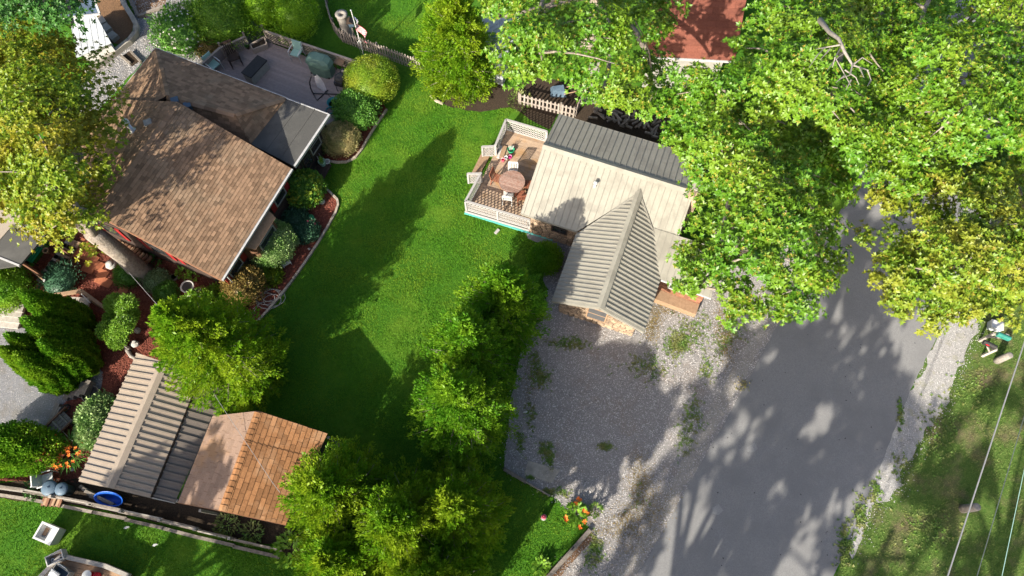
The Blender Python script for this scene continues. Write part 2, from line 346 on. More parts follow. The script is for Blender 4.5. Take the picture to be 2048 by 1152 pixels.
# ---------------------------------------------------------------- vegetation builders
def unit(a): return a/np.maximum(np.linalg.norm(a, axis=1, keepdims=True), 1e-9)
def leaves(name, C, A, N, L, W, m, parent, bend=.15):
    C = np.asarray(C); A = unit(np.asarray(A)); Sd = unit(np.cross(A, N)+1e-6); Nn = np.cross(Sd, A)
    L = np.broadcast_to(L, (len(C),))[:, None]; W = np.broadcast_to(W, (len(C),))[:, None]
    mid = C+A*L*.5+Nn*L*bend*.6
    V = np.stack([C, mid+Sd*W*.5, C+A*L-Nn*L*bend*.3, mid-Sd*W*.5], 1).reshape(-1, 3)
    return link(name, np_mesh(name, V, 4, m), parent)
def rnd(n): return unit(RNG.normal(size=(n, 3)))
def whorls(C, A, k, spread=1.0):
    """k leaves radiating round each axis A at C"""
    n = len(C); A = unit(A); ref = rnd(n); U = unit(np.cross(A, ref)); V = np.cross(A, U)
    ph = (np.arange(k)[None, :]*6.2832/k + RNG.uniform(0, 6.28, (n, 1)) + RNG.normal(0, .25, (n, k)))
    D = U[:, None, :]*np.cos(ph)[..., None] + V[:, None, :]*np.sin(ph)[..., None]
    ax = D*spread + A[:, None, :]*RNG.uniform(.1, .9, (n, k, 1))
    nr = A[:, None, :] - D*.3 + RNG.normal(0, .2, (n, k, 3))
    return np.repeat(C, k, 0), ax.reshape(-1, 3), nr.reshape(-1, 3)
def limb(p, q, r0, r1, sag=.1, k=5):
    p = Vector(p); q = Vector(q); pts = []; rs = []
    off = Vector((random.uniform(-1, 1), random.uniform(-1, 1), random.uniform(.2, 1)))*(q-p).length*sag
    for i in range(k+1):
        t = i/k; pts.append(p.lerp(q, t)+off*math.sin(math.pi*t)); rs.append(r0+(r1-r0)*t)
    return pts, rs
def broad_tree(name, poly, base, ztop, zedge, label, cat='tree', m='oak_leaf', tip=None, sp=46, rad=(36, 54), dens=235, L=.15, W=.07, k=6, trunk_r=.4, zfork=None, group=None, bark='bark', gaps=(), world=None):
    """poly: crown outline in photograph pixels at crown height; lobes fill it with a domed surface"""
    b = P(*base) if world is None else Vector(world)
    root = thing(name, b, label, cat, group)
    xs = [p[0] for p in poly]; ys = [p[1] for p in poly]; pts = []
    cx = sum(xs)/len(xs); cy = sum(ys)/len(ys)
    for _ in range(6000):
        x = random.uniform(min(xs), max(xs)); y = random.uniform(min(ys), max(ys))
        if not inside((x, y), poly) or any(inside((x, y), gp) for gp in gaps): continue
        if any((x-a)**2+(y-c)**2 < sp*sp for a, c in pts): continue
        pts.append((x, y))
    def edge(x, y):
        d = 1e9
        for i in range(len(poly)):
            ax, ay = poly[i]; bx, by = poly[(i+1) % len(poly)]; ex, ey = bx-ax, by-ay
            t = max(0, min(1, ((x-ax)*ex+(y-ay)*ey)/(ex*ex+ey*ey+1e-9))); d = min(d, math.hypot(x-ax-ex*t, y-ay-ey*t))
        return d
    dm = max(edge(*p) for p in pts)
    lobes = []
    for x, y in pts:
        e = edge(x, y)/dm; z = zedge+(ztop-zedge)*min(1, e*1.25)**.6 + random.uniform(-.7, .5)
        if world is None: c = P(x, y, z); sc = (c-camo.location).length/F
        else: c = Vector((b.x+x, b.y+y, z)); sc = 1
        lobes.append((c, random.uniform(*rad)*sc))
    zf = zfork or zedge*.55
    tr = MB(); top = b+Vector((0, 0, zf)); tr.tube([b-Vector((0,0,.1)), b+Vector((0,0,.3)), b+Vector((.05,.05,zf*.5)), top], [trunk_r*1.5, trunk_r*1.1, trunk_r*.92, trunk_r*.85], 10)
    T = tr.build('trunk', bark, root, True)
    lb = MB()
    mains = random.sample(lobes, min(7, len(lobes))); forks = []
    for c, r in mains:
        q = c-Vector((0, 0, r*.7)); p_, r_ = limb(top-Vector((0,0,.2)), q, trunk_r*.5, trunk_r*.14, .12, 7); lb.tube(p_, r_, 7); forks += p_[3:]
    for c, r in lobes:
        f = min(forks, key=lambda p: (p-c).length); p_, r_ = limb(f, c+Vector((0,0,r*.3)), .06, .015, .08, 4); lb.tube(p_, r_, 5)
    lb.build('limbs', bark, T, True)
    Cs = []; As = []
    for c, r in lobes:
        n = int(dens*random.uniform(.8, 1.2)); ks = 11; d = rnd(ks); d[:, 2] = np.abs(d[:, 2])*.9-.25
        sub = np.array(c)+d*r*RNG.uniform(.35, 1.15, (ks, 1))*np.array([1.1, 1.1, .62]); own = RNG.integers(0, ks, n)
        g = RNG.normal(0, 1, (n, 3)); Cs.append(sub[own]+g*r*np.array([.21, .21, .13])); As.append(d[own]*.5+unit(g)*.6+np.array([0, 0, .75]))
    C = np.concatenate(Cs); A = np.concatenate(As)
    c_, a_, n_ = whorls(C, A, k); nl = len(c_)
    leaves('crown', c_, a_, n_, RNG.uniform(.75, 1.2, nl)*L, RNG.uniform(.8, 1.2, nl)*W, m, root)
    if tip:
        sel = RNG.random(len(C)) < .22; c_, a_, n_ = whorls(C[sel]+unit(A[sel])*.05, A[sel], 4, .8); nl = len(c_)
        leaves('new_growth', c_, a_, n_, L*.62, W*.45, tip, root)
    return root, lobes
def conifer(name, tip, h, r, label, m='cedar_leaf', puffs=170, per=95, L=.15, group=None, lean=(0, 0), squash=1.0, world=None, low=.04):
    t = P(*tip, h) if world is None else Vector((*world, h)); b = Vector((t.x, t.y, 0))
    root = thing(name, b, label, 'tree', group)
    tr = MB(); tr.tube([b-Vector((0,0,.05)), b+Vector((0,0,h*.5)), b+Vector((0,0,h*.9))], [.16, .10, .03], 7); T = tr.build('trunk', 'bark', root, True)
    i = np.arange(puffs); zt = (low+(1-low)*((i+.5)/puffs)**1.25); ph = i*2.39996+RNG.normal(0, .3, puffs)
    prof = np.minimum(1, ((1-zt)*1.75)**.62)*(.72+.28*np.minimum(1, zt/.25)); rad = r*prof*RNG.uniform(.72, 1.08, puffs)
    out = np.stack([np.cos(ph), np.sin(ph), np.zeros(puffs)], 1)
    ln = (.32+.42*prof)*RNG.uniform(.7, 1.3, puffs)*(r/1.9)**.5; axd = unit(out+np.stack([RNG.normal(0, .28, puffs), RNG.normal(0, .28, puffs), .25+1.1*zt**2+RNG.normal(0, .2, puffs)], 1))
    pc = np.array(b)+out*np.maximum(rad-ln*.8, 0)[:, None]*np.array([1, squash, 1])+np.stack([np.zeros(puffs), np.zeros(puffs), zt*h*.94], 1)
    br = MB()
    for j in range(0, puffs, 2):
        q = Vector(pc[j]+axd[j]*ln[j]*.7); a = Vector((b.x, b.y, max(.1, pc[j][2]-.35*rad[j]))); br.tube([a, Vector(pc[j]), q], [.035, .014, .006], 4)
    br.build('branches', 'bark', T)
    n = puffs*per; own = np.repeat(np.arange(puffs), per); tt = RNG.uniform(-.15, 1.0, n); d = rnd(n)
    fat = ln[own]*(.42*np.sqrt(np.maximum(0, 1.02-tt)))*RNG.uniform(.3, 1.0, n)
    C = pc[own]+axd[own]*(ln[own]*tt)[:, None]+d*fat[:, None]*np.array([1, 1, .75])
    A = axd[own]*.9+d*.75+np.array([0, 0, .2])+RNG.normal(0, .2, (n, 3))
    leaves('crown', C, A, d+np.array([0, 0, .6])+RNG.normal(0, .5, (n, 3)), RNG.uniform(.7, 1.25, n)*L*.72, RNG.uniform(.7, 1.2, n)*L*.34, m, root, .1)
    # inner mass of old foliage so that the crown is dense
    ni = puffs*40; own = np.repeat(np.arange(puffs), 40); C = np.array(b)+(pc[own]-np.array(b))*np.stack([RNG.uniform(.35, .92, ni)]*2+[np.ones(ni)], 1)
    C += RNG.normal(0, .12, (ni, 3)); leaves('inner_foliage', C, rnd(ni)+out[own]*.6, rnd(ni), .17, .085, m, root)
    return root
def cone_arbor(name, tip, h, r, label, group, m='arbor_leaf', n=15000):
    t = P(*tip, h); b = Vector((t.x, t.y, 0)); root = thing(name, b, label, 'tree', group)
    MB().tube([b-Vector((0,0,.05)), b+Vector((0,0,h*.6))], [.09, .03], 6).build('trunk', 'bark', root)
    def prof(z): return np.where(z < .22, .72+.28*np.sin(z/.22*1.57), np.maximum(0, 1-((z-.22)/.78)**1.35)**.86)
    k = 26; core = MB(); ps = [(max(.01, float(prof(np.array(i/k)))*r*.86), h*(.03+.95*i/k)) for i in range(k+1)]; core.lathe(b, ps, 18); core.build('inner_foliage', m, root, True)
    z = 1-np.sqrt(RNG.random(n)); ph = RNG.uniform(0, 6.2832, n)
    # vertical fan-like sprays: pleats round the cone
    pl = .94+.09*np.sin(ph*9+np.sin(z*9)*2)+.05*np.sin(z*30+ph*3)
    o = np.stack([np.cos(ph), np.sin(ph), np.zeros(n)], 1); rr = prof(z)*r*pl*RNG.uniform(.86, 1.06, n)
    C = np.array(b)+o*rr[:, None]; C[:, 2] = h*(.02+.97*z)
    A = o*.5+np.array([0, 0, 1.0])+RNG.normal(0, .3, (n, 3))
    leaves('crown', C, A, o+RNG.normal(0, .6, (n, 3)), RNG.uniform(.09, .17, n), RNG.uniform(.05, .085, n), m, root, .1)
    return root
def shrub(name, c, rpx, h, label, m='shrub_leaf', n=5200, L=.085, W=.05, cat='shrub', sq=(1, 1), group=None, up=.4, lump=.06, extra=None, zc=None, core=True):
    """rounded bush: c = pixel of its visual centre, rpx = visual radius in pixels, h = height"""
    z = zc if zc is not None else h*.5
    p = P(*c, z); r = rpx*(p-camo.location).length/F; b = Vector((p.x, p.y, 0)); root = thing(name, b, label, cat, group)
    cen = np.array(b)+np.array([0, 0, h*.48]); ax = np.array([r*sq[0], r*sq[1], h*.52])
    if core:
        mb = MB(); k = 8; mb.lathe((b.x, b.y, 0), [(max(.01, math.cos(-1.2+2.77*i/k))*r*.84*min(sq), max(0.0, h*.48+h*.44*math.sin(-1.2+2.77*i/k))) for i in range(k+1)], 14); mb.build('inner_foliage', m, root, True)
    d = rnd(n); d[:, 2] = np.where(d[:, 2] < -.5, -d[:, 2], d[:, 2])
    f = 1+lump*np.sin(d[:, 0]*7+1)*np.sin(d[:, 1]*8)+lump*np.sin(d[:, 2]*11+d[:, 0]*5)
    C = cen+d*ax*(f*RNG.uniform(.84, 1.04, n))[:, None]; C[:, 2] = np.maximum(C[:, 2], .02)
    A = d*.8+np.array([0, 0, up])+RNG.normal(0, .5, (n, 3))
    leaves('foliage', C, A, d+RNG.normal(0, .5, (n, 3)), RNG.uniform(.7, 1.3, n)*L, RNG.uniform(.7, 1.3, n)*W, m, root)
    if extra:
        em, ne, eL = extra; d = rnd(ne); d[:, 2] = np.abs(d[:, 2]); C = cen+d*ax*1.03; c_, a_, n_ = whorls(C, d, 5)
        tag(leaves('flowers', c_, a_, n_, eL, eL*.6, em, root), kind='stuff')
    return root
def clump(name, c, rpx, h, label, m='bright_leaf', n=60, L=.32, W=.06, cat='plant', extra=None, group=None):
    """arching strap or broad leaves from one crown"""
    p = P(*c); r = rpx*(p-camo.location).length/F; root = thing(name, p, label, cat, group)
    ph = RNG.uniform(0, 6.28, n); rr = r*np.sqrt(RNG.random(n))*.7; C = np.array(p)+np.stack([np.cos(ph)*rr, np.sin(ph)*rr, RNG.uniform(.02, h*.7, n)], 1)
    A = np.stack([np.cos(ph), np.sin(ph), RNG.uniform(.1, 1.2, n)], 1)+RNG.normal(0, .3, (n, 3)); leaves('foliage', C, A, np.tile([0, 0, 1.], (n, 1)), RNG.uniform(.7, 1.2, n)*L, W, m, root)
    st = MB(); 
    for a in range(5): st.tube([p, p+Vector((math.cos(a*1.26)*r*.35, math.sin(a*1.26)*r*.35, h*.6))], [.012, .006], 4)
    st.build('stems', 'twig_dark', root)
    if extra:
        em, ne, eL = extra; ph = RNG.uniform(0, 6.28, ne); rr = r*np.sqrt(RNG.random(ne))
        C = np.array(p)+np.stack([np.cos(ph)*rr, np.sin(ph)*rr, np.full(ne, h)+RNG.uniform(-.1, .1, ne)], 1); c_, a_, n_ = whorls(C, np.tile([0, 0, 1.], (ne, 1)), 6); tag(leaves('flowers', c_, a_, n_, eL, eL*.55, em, root), kind='stuff')
    return root
# ---------------------------------------------------------------- building helpers
def slab_obj(name, poly, th, m, parent, lift=0.0):
    n = normal(poly); return MB().slab([p+n*lift for p in poly], th, n).build(name, m, parent)
def ribs(sheet_o, poly, down, step, wd, ht, m, off=0.0, name='rib'):
    """raised ribs running down-slope, one part each"""
    n = normal(poly); fr = Frame(poly[0], down, n); p2 = [fr.to2(p) for p in poly]
    for c, y in strips(p2, step, wd, off):
        MB().slab([fr.to3(q, ht) for q in c], ht+.004, fr.n).build(name, m, sheet_o)
def shingles(roof_o, poly, eave, row, tab, m, th=.02, joined=True, name='shingle', jit=.0, limit=300, order=None):
    """courses of tabs parallel to the eave direction; each tab a thin wedge, butt edge raised (down-slope)"""
    n = normal(poly); e = Vector(eave).normalized(); fr = Frame(poly[0], e, n); p2 = [fr.to2(p) for p in poly]
    if fr.v.z < 0: fr = Frame(poly[0], -e, n); p2 = [fr.to2(p) for p in poly]
    big = MB(); k = 0
    for c, y in strips(p2, row, row*.985):
        k += 1; x0 = min(p[0] for p in c)-tab*(k % 2)*.5-random.uniform(0, tab*.3); x1 = max(p[0] for p in c)
        while x0 < x1:
            t_ = tab*random.uniform(.85, 1.15); q = clip(clip(c, 1, 0, x0), -1, 0, -(x0+t_*.97)); x0 += t_
            if len(q) < 3 or area(q) < 1e-3: continue
            hh = th*random.uniform(.7, 1.15)
            top = [fr.to3(v, .004+hh*(1-(v[1]-y)/row)) for v in q]; bot = [fr.to3(v, -.01) for v in q]; kk = len(q)
            b_ = big if joined else MB(); b_.add(top+bot, [list(range(kk)), list(range(2*kk-1, kk-1, -1))]+[(i, kk+i, kk+(i+1) % kk, (i+1) % kk) for i in range(kk)])
            if not joined: b_.build(name, m, roof_o)
    if joined: tag(big.build('shingle_courses', m, roof_o), kind='stuff')
def caps(roof_o, a, b, wd, ln, m, h=.03):
    """ridge cap shingles along a..b, one part each"""
    a = Vector(a); b = Vector(b); d = (b-a); k = max(2, int(d.length/ln)); d.normalize(); sd = d.cross(Vector((0,0,1))).normalized(); 
    for i in range(k):
        p = a+d*(ln*i); q = p+d*(ln*1.0); dr = Vector((0,0,-wd*.38))
        t0 = Vector((0,0,h)); t1 = Vector((0,0,h+.022))
        MB().add([p+t0, q+t1, q+sd*wd+dr+t1, p+sd*wd+dr+t0, q-sd*wd+dr+t1, p-sd*wd+dr+t0], [(0,1,2,3),(1,0,5,4),(1,4,2),(0,3,5)]).build('ridge_cap', m, roof_o)
def boards(parent, poly, direction, step, wd, th, m, name='deck_board', z=None):
    fr = Frame(poly[0], direction); p2 = [fr.to2(p) for p in poly]
    for c, y in strips(p2, step, wd): MB().slab([fr.to3(q) for q in c], th).build(name, m, parent)
def lattice(parent, a, b, h, m, z0=0.0, step=.11, wd=.035, name='lattice_panel', frame=True, fm=None, posts=True):
    """diagonal lattice panel standing on a..b; framed"""
    a = Vector(a); b = Vector(b); a.z = b.z = z0; d = b-a; L = d.length; u = d.normalized(); n = u.cross(Vector((0,0,1))); mb = MB()
    rect = [(0,0),(L,0),(L,h),(0,h)]
    for sgn, off in ((1, .006), (-1, -.006)):
        c0 = -h if sgn > 0 else 0; c1 = L if sgn > 0 else L+h; s_ = c0
        while s_ < c1:
            # band |x - sgn*y - s| < wd
            q = clip(clip(rect, 1, -sgn, s_), -1, sgn, -(s_+wd*1.41))
            if len(q) > 2: mb.slab([a+u*x+Vector((0,0,y))+n*off for x, y in q], .01, n)
            s_ += step*1.41
    o = mb.build(name, m, parent)
    if frame:
        f = MB(); Z = Vector((0,0,1))
        f.beam(a+Z*(h+.02), b+Z*(h+.02), .11, .045); f.build('top_rail', fm or m, o); MB().beam(a+Z*.03, b+Z*.03, .05, .06).build('bottom_rail', fm or m, o)
        if posts:
            k = max(1, round(L/1.5))
            for i in range(k+1): p = a.lerp(b, i/k); MB().box(p+Z*(h/2-.003), (.09,.09,h+.03), math.atan2(d.y, d.x)).build('post', fm or m, o)
    return o
def stone_wall(wall_o, a, b, h, m='field_stone', sz=.26, top=None, out=None):
    """irregular stones laid proud on the wall plane a..b; top(x) gives the wall height at distance x"""
    a = Vector(a); b = Vector(b); d = b-a; L = d.length; u = d.normalized(); n = u.cross(Vector((0,0,1)))
    if out is not None and n.dot(out) < 0: n = -n
    y = .02
    while y < h-.08:
        rh = random.uniform(.7, 1.15)*sz*.75; x = random.uniform(-.1, 0)
        while x < L:
            wd = random.uniform(.7, 1.5)*sz; x0 = max(0, x+.012); x1 = min(L, x+wd-.012); x += wd
            lim = min(top((x0+x1)/2) if top else h, h); y1 = min(y+rh-.02, lim)
            if x1-x0 < .06 or y1-y < .05: continue
            j = lambda: random.uniform(-.025, .025); o_ = random.uniform(.03, .06)
            base = [(x0,y),((x0+x1)/2,y),(x1,y),(x1,y1),((x0+x1)/2,y1),(x0,y1)]
            fr_ = [(x0+.03+j()*.6,y+.03+j()*.4),((x0+x1)/2,y+.015),(x1-.03+j()*.6,y+.03+j()*.4),(x1-.03+j()*.6,y1-.03+j()*.4),((x0+x1)/2,y1-.015),(x0+.03+j()*.6,y1-.03+j()*.4)]
            V = [a+u*px+Vector((0,0,py))+n*.001 for px, py in base]+[a+u*px+Vector((0,0,py))+n*o_ for px, py in fr_]
            MB().add(V, [(6,7,8,9,10,11)]+[(i, (i+1) % 6, 6+(i+1) % 6, 6+i) for i in range(6)]).build('stone', m, wall_o)
        y += rh
def window(parent, c, u, wd, h, out, fm='window_white', bars=1, pm='glass_dark'):
    """window set on a wall: c centre, u along wall, out outward"""
    c = Vector(c); u = Vector(u).normalized(); out = Vector(out).normalized(); Z = Vector((0,0,1)); f = MB()
    for s_ in (-1, 1):
        f.beam(c+u*(s_*wd/2)-Z*h/2, c+u*(s_*wd/2)+Z*h/2, .06, .08, out); f.beam(c+Z*(s_*h/2)-u*(wd/2+.03), c+Z*(s_*h/2)+u*(wd/2+.03), .075, .06, Z)
    for i in range(bars): f.beam(c-u*wd/2+Z*(h*((i+1)/(bars+1)-.5)), c+u*wd/2+Z*(h*((i+1)/(bars+1)-.5)), .05, .035)
    fo = f.build('window', fm, parent); MB().slab([c+u*x*wd/2+Z*y*h/2+out*.012 for x, y in ((-1,-1),(1,-1),(1,1),(-1,1))], .012, out).build('pane', pm, fo)
    return fo
Z1 = Vector((0, 0, 1))
def inset(poly, d):
    """move a convex footprint's edges inwards by d"""
    k = len(poly); c = sum(poly, Vector())/k; ls = []
    for i in range(k):
        e = (poly[(i+1) % k]-poly[i]); e.z = 0; n = Vector((-e.y, e.x, 0)).normalized()
        if n.dot(c-poly[i]) < 0: n = -n
        ls.append((n, n.dot(poly[i])+d))
    out = []
    for i in range(k):
        (n1, d1), (n2, d2) = ls[i-1], ls[i]; det = n1.x*n2.y-n1.y*n2.x
        out.append(Vector(((d1*n2.y-d2*n1.y)/det, (n1.x*d2-n2.x*d1)/det, poly[i].z)))
    return out
# ---------------------------------------------------------------- brown shingled house
zr, ze = 5.0, 2.7
r0, r1 = P(348,213,zr), P(190,430,zr); e0, e1 = P(588,328,ze), P(443,557,ze)
ax = (r1-r0); ax.z = 0; ax.normalize(); pe = Vector((-ax.y, ax.x, 0)); pe = pe if pe.dot(e0-r0) > 0 else -pe
hs = ((e0-r0).dot(pe)+(e1-r1).dot(pe))/2
L0 = (e0-r0).dot(ax)*.5; L1 = ((r1-r0).dot(ax)+(e1-r0).dot(ax))/2
O = Vector((r0.x, r0.y, 0))
def hp(s_, t_, z): return O+ax*s_+pe*t_+Z1*z
bh = thing('brown_house', hp((L0+L1)/2, 0, 0), 'dark-walled house with brown shingle roof, white roof pipe and grey felt flat corner', 'house')
eA = hp(L0, hs, ze); eB = hp(L1, hs, ze); rA = hp(L0, 0, zr); rB = hp(L1, 0, zr); wA = hp(L0, -hs, ze); wB = hp(L1, -hs, ze)
walls = MB().slab([hp(L0+.4, -hs+.45, ze-.05), hp(L1-.4, -hs+.45, ze-.05), hp(L1-.4, hs-.45, ze-.05), hp(L0+.4, hs-.45, ze-.05)], ze-.05)
for s_ in (L0+.4, L1-.4):
    d_ = .12 if s_ < L1/2 else -.12; k_ = (zr-ze)/hs
    walls.add([hp(s_, -hs+.45, ze-.06), hp(s_, hs-.45, ze-.06), hp(s_, 0, zr-.22), hp(s_+d_, -hs+.45, ze-.06), hp(s_+d_, hs-.45, ze-.06), hp(s_+d_, 0, zr-.22)], [(0,1,2),(5,4,3),(0,3,4,1),(1,4,5,2),(2,5,3,0)])
walls.build('wall', 'dark_siding', bh)
wl = bh.children[0]
roof = slab_obj('roof', [rA, rB, eB, eA], .10, 'dark_siding', bh)
shingles(roof, [rA, rB, eB, eA], ax, .145, .24, 'brown_shingle', .022)
roofw = slab_obj('roof', [rA, wA, wB, rB], .10, 'dark_siding', bh)
shingles(roofw, [rA, wA, wB, rB], ax, .145, .24, 'brown_shingle', .016)
caps(roof, rB-Vector((0,0,.01)), rA-Vector((0,0,.01)), .17, .30, 'brown_shingle', .045)
# siding courses on the two walls that face the yard
for i in range(9):
    z_ = .25+i*.27
    MB().beam(hp(L1-.39, -hs+.45, z_), hp(L1-.39, hs-.45, z_), .035, .24).build('siding_board', 'dark_siding', wl)
    MB().beam(hp(L0+.4, hs-.44, z_), hp(L1-.4, hs-.44, z_), .035, .24).build('siding_board', 'dark_siding', wl)
MB().beam(eA+pe*.05-Z1*.05, eB+pe*.05-Z1*.05, .11, .10).build('gutter', 'gutter_white', bh)
for a_, b_ in ((rB, eB), (rB, wB), (rA, eA), (rA, wA)): MB().beam(a_-Z1*.10, b_-Z1*.10, .05, .16).build('rake_board', 'brown_wood', bh)
MB().tube([eB-ax*.1-pe*.1-Z1*.1, eB-ax*.42-pe*.36-Z1*.5, eB-ax*.42-pe*.36-Z1*2.6], .045, 6).build('downpipe', 'gutter_white', bh)
for t_, wd in ((-1.6,.9),(.9,.9),(2.7,.9)):
    c_ = hp(L1-.36, t_, 1.75); window(bh, c_, pe, wd, 1.1, ax, 'dark_brown')
    for s_ in (-1, 1): MB().box(c_+pe*s_*(wd/2+.22)+ax*.02, (.24,.05,1.1), math.atan2(pe.y, pe.x)).build('shutter', 'red_paint', bh)
for s_ in (L0+1.0, L1-1.0):
    c_ = hp(s_, hs-.42, 1.7); window(bh, c_, ax, .8, 1.0, pe, 'grey_box')
    for q in (-1, 1): MB().box(c_+ax*q*.6+pe*.02, (.28,.05,1.05), math.atan2(ax.y, ax.x)).build('shutter', 'red_paint', bh)
# bay window with its own brown roof
bc = hp((L0+L1)/2+.15, hs-.42, 0); by = MB(); bp = [bc-ax*1.05+Z1*2.1, bc+ax*1.05+Z1*2.1, bc+ax*.75+pe*.6+Z1*2.1, bc-ax*.75+pe*.6+Z1*2.1]
by.slab(bp, 1.6); bay = by.build('bay_window', 'brown_wood', bh)
top_ = [bc-ax*1.1+Z1*2.5, bc+ax*1.1+Z1*2.5]; low_ = [bc+ax*.85+pe*.72+Z1*2.1, bc-ax*.85+pe*.72+Z1*2.1]
slab_obj('bay_roof', [top_[0], top_[1], low_[0], low_[1]], .05, 'tan_wood', bay, .02)
MB().add([top_[1]+Z1*.01, low_[0]+Z1*.01, bc+ax*1.12+pe*.02+Z1*2.1], [(0,1,2)]).build('bay_roof_side', 'tan_wood', bay)
window(bay, bc+pe*.62+Z1*1.4, ax, 1.1, .9, pe, 'grey_box')
# vents and flue
def on_w(px, py):
    n = normal([rA, wA, wB]); 
    for k in range(200):
        z = 2.5+k*.015; p = P(px, py, z)
        if (p-rA).dot(n) >= 0: return p
    return p
f0 = on_w(266, 262); fl = MB(); fl.lathe(f0-Z1*.05, [(.20,0),(.17,.10),(.09,.14),(.09,.62),(.085,.62)], 12); flue = fl.build('flue_pipe', 'steel', bh, True)
MB().lathe(f0+Z1*.5, [(.10,0),(.15,.05),(.15,.2),(.12,.26),(.02,.29)], 14).build('flue_cap', 'white_plastic', flue, True)
v0 = on_w(297, 247); MB().box(v0+Z1*.06, (.32,.30,.12), .4).build('roof_vent', 'grey_box', bh)
# lower hipped wing behind, towards the deck
lw = thing('hipped_wing', P(430,200,0), 'low hipped brown shingle wing with grey felt flat corner beside the pinkish deck', 'house')
lz = 2.55; E1 = P(311,97,lz); E2 = P(573,197,lz); W0 = P(232,196,lz); R1_ = P(333,192,4.0); R2_ = P(468,226,3.85); G3 = P(502,288,2.62); X0 = hp(L0+.3,0,4.2)
eastw = P(588,333,lz); 

# keep each slope planar: drop the 4th point onto the plane of the first three
def flat(p, ref):
    n = normal(ref[:3]); p = p.copy(); p.z = ref[0].z-((p.x-ref[0].x)*n.x+(p.y-ref[0].y)*n.y)/n.z; return p
R2_ = flat(R2_, [E1, E2, R1_])
planes = [([E1, R1_, W0], (W0-E1)), ([E1, E2, R2_, R1_], (E2-E1))]
South = [R1_, R2_, G3, hp(L0+.5, 3.0, 0)]; South = South[:3]+[flat(South[3], South), flat(hp(L0+.6, -1.6, 0), South)]
W1 = hp(L0+.4, -2.5, 0); W1 = flat(W1, [E1, R1_, W0]); 
for pl, ev in planes+[([R2_, E2, G3], (G3-R2_)), (South, (R2_-R1_)), ([R1_, W0, W1], (W0-R1_))]:
    ro = slab_obj('roof', pl, .08, 'dark_siding', lw); ev = Vector(ev); ev.z = 0; n_ = normal(pl); ev = n_.cross(Z1)
    shingles(ro, pl, ev, .145, .24, 'brown_shingle', .028)
caps(lw, R1_+Z1*.02, E1+Z1*.02, .15, .26, 'brown_shingle', .03); caps(lw, R2_, R1_, .15, .28, 'brown_shingle'); caps(lw, R2_+Z1*.02, E2+Z1*.02, .15, .26, 'brown_shingle', .03)
FL = [E2, P(659,229,lz-.03), P(589,333,lz+.02), G3]; slab_obj('flat_roof', FL, .12, 'roof_felt', lw, .0)
fr_ = Frame(FL[0], FL[1]-FL[0])
for t_ in (.33, .66): MB().beam(FL[0].lerp(FL[1], t_)+Z1*.012, FL[3].lerp(FL[2], t_)+Z1*.012, .05, .012).build('felt_seam', 'roof_felt', lw)
MB().beam(FL[1]+Z1*-.03, FL[2]+Z1*-.03, .10, .14).build('fascia', 'gutter_white', lw); MB().beam(E1-Z1*.03, E2-Z1*.03, .10, .10).build('gutter', 'gutter_white', lw); MB().beam(E1-Z1*.03, W0-Z1*.03, .10, .10).build('gutter', 'gutter_white', lw); MB().beam(E2-Z1*.03, FL[1]-Z1*.04, .05, .1).build('fascia', 'gutter_white', lw)
fp = inset([Vector((p.x, p.y, lz-.1)) for p in (E1, FL[1], FL[2], W0)], .5); MB().slab(fp, lz-.1).build('wall', 'dark_siding', lw)
wd_ = (fp[2]-fp[1]).normalized(); wo = Vector((wd_.y, -wd_.x, 0)); wo = wo if wo.x > 0 else -wo
window(lw, fp[1].lerp(fp[2], .3)-Z1*1.0+wo*.03, wd_, .8, 1.0, wo, 'grey_box'); MB().box(fp[1].lerp(fp[2], .3)-Z1*1.0+wd_*.6+wo*.03, (.28,.05,1.0), math.atan2(wd_.y, wd_.x)).build('shutter', 'red_paint', lw)
dr = MB().box(fp[1].lerp(fp[2], .68)-Z1*1.4+wo*.03, (.9,.06,2.0), math.atan2(wd_.y, wd_.x)).build('door', 'black_plastic', lw); window(dr, fp[1].lerp(fp[2], .68)-Z1*1.2+wo*.06, wd_, .6, 1.2, wo, 'dark_brown', 2)
def on_plane(px, py, pl):
    n = normal(pl[:3])
    for k in range(400):
        p = P(px, py, 4.6-k*.006)
        if (p-pl[0]).dot(n) <= 0: return p
    return p
for px, py in ((354,207),(379,217)): MB().box(on_plane(px, py, South)+Z1*.16, (.32,.30,.26), .35).build('roof_vent', 'bluegrey_plastic', lw)
# ---------------------------------------------------------------- cream metal-roofed cottage
zr, ze = 3.52, 2.3
r0, r1 = P(1087,291,zr), P(1388,384,zr); ax = (r1-r0).normalized(); pn = Vector((-ax.y, ax.x, 0)); pn = pn if pn.y > 0 else -pn
O = Vector((r0.x, r0.y, 0)); LC = (r1-r0).length; HSP = 2.9; HN = 2.36; zN = 2.75
ct = thing('cream_cottage', hp(LC/2, 0, 0) if False else O+ax*(LC/2), 'small field-stone cottage with cream ribbed metal roof and front gable', 'house')
def cp(s_, t_, z): return O+ax*s_+pn*t_+Z1*z
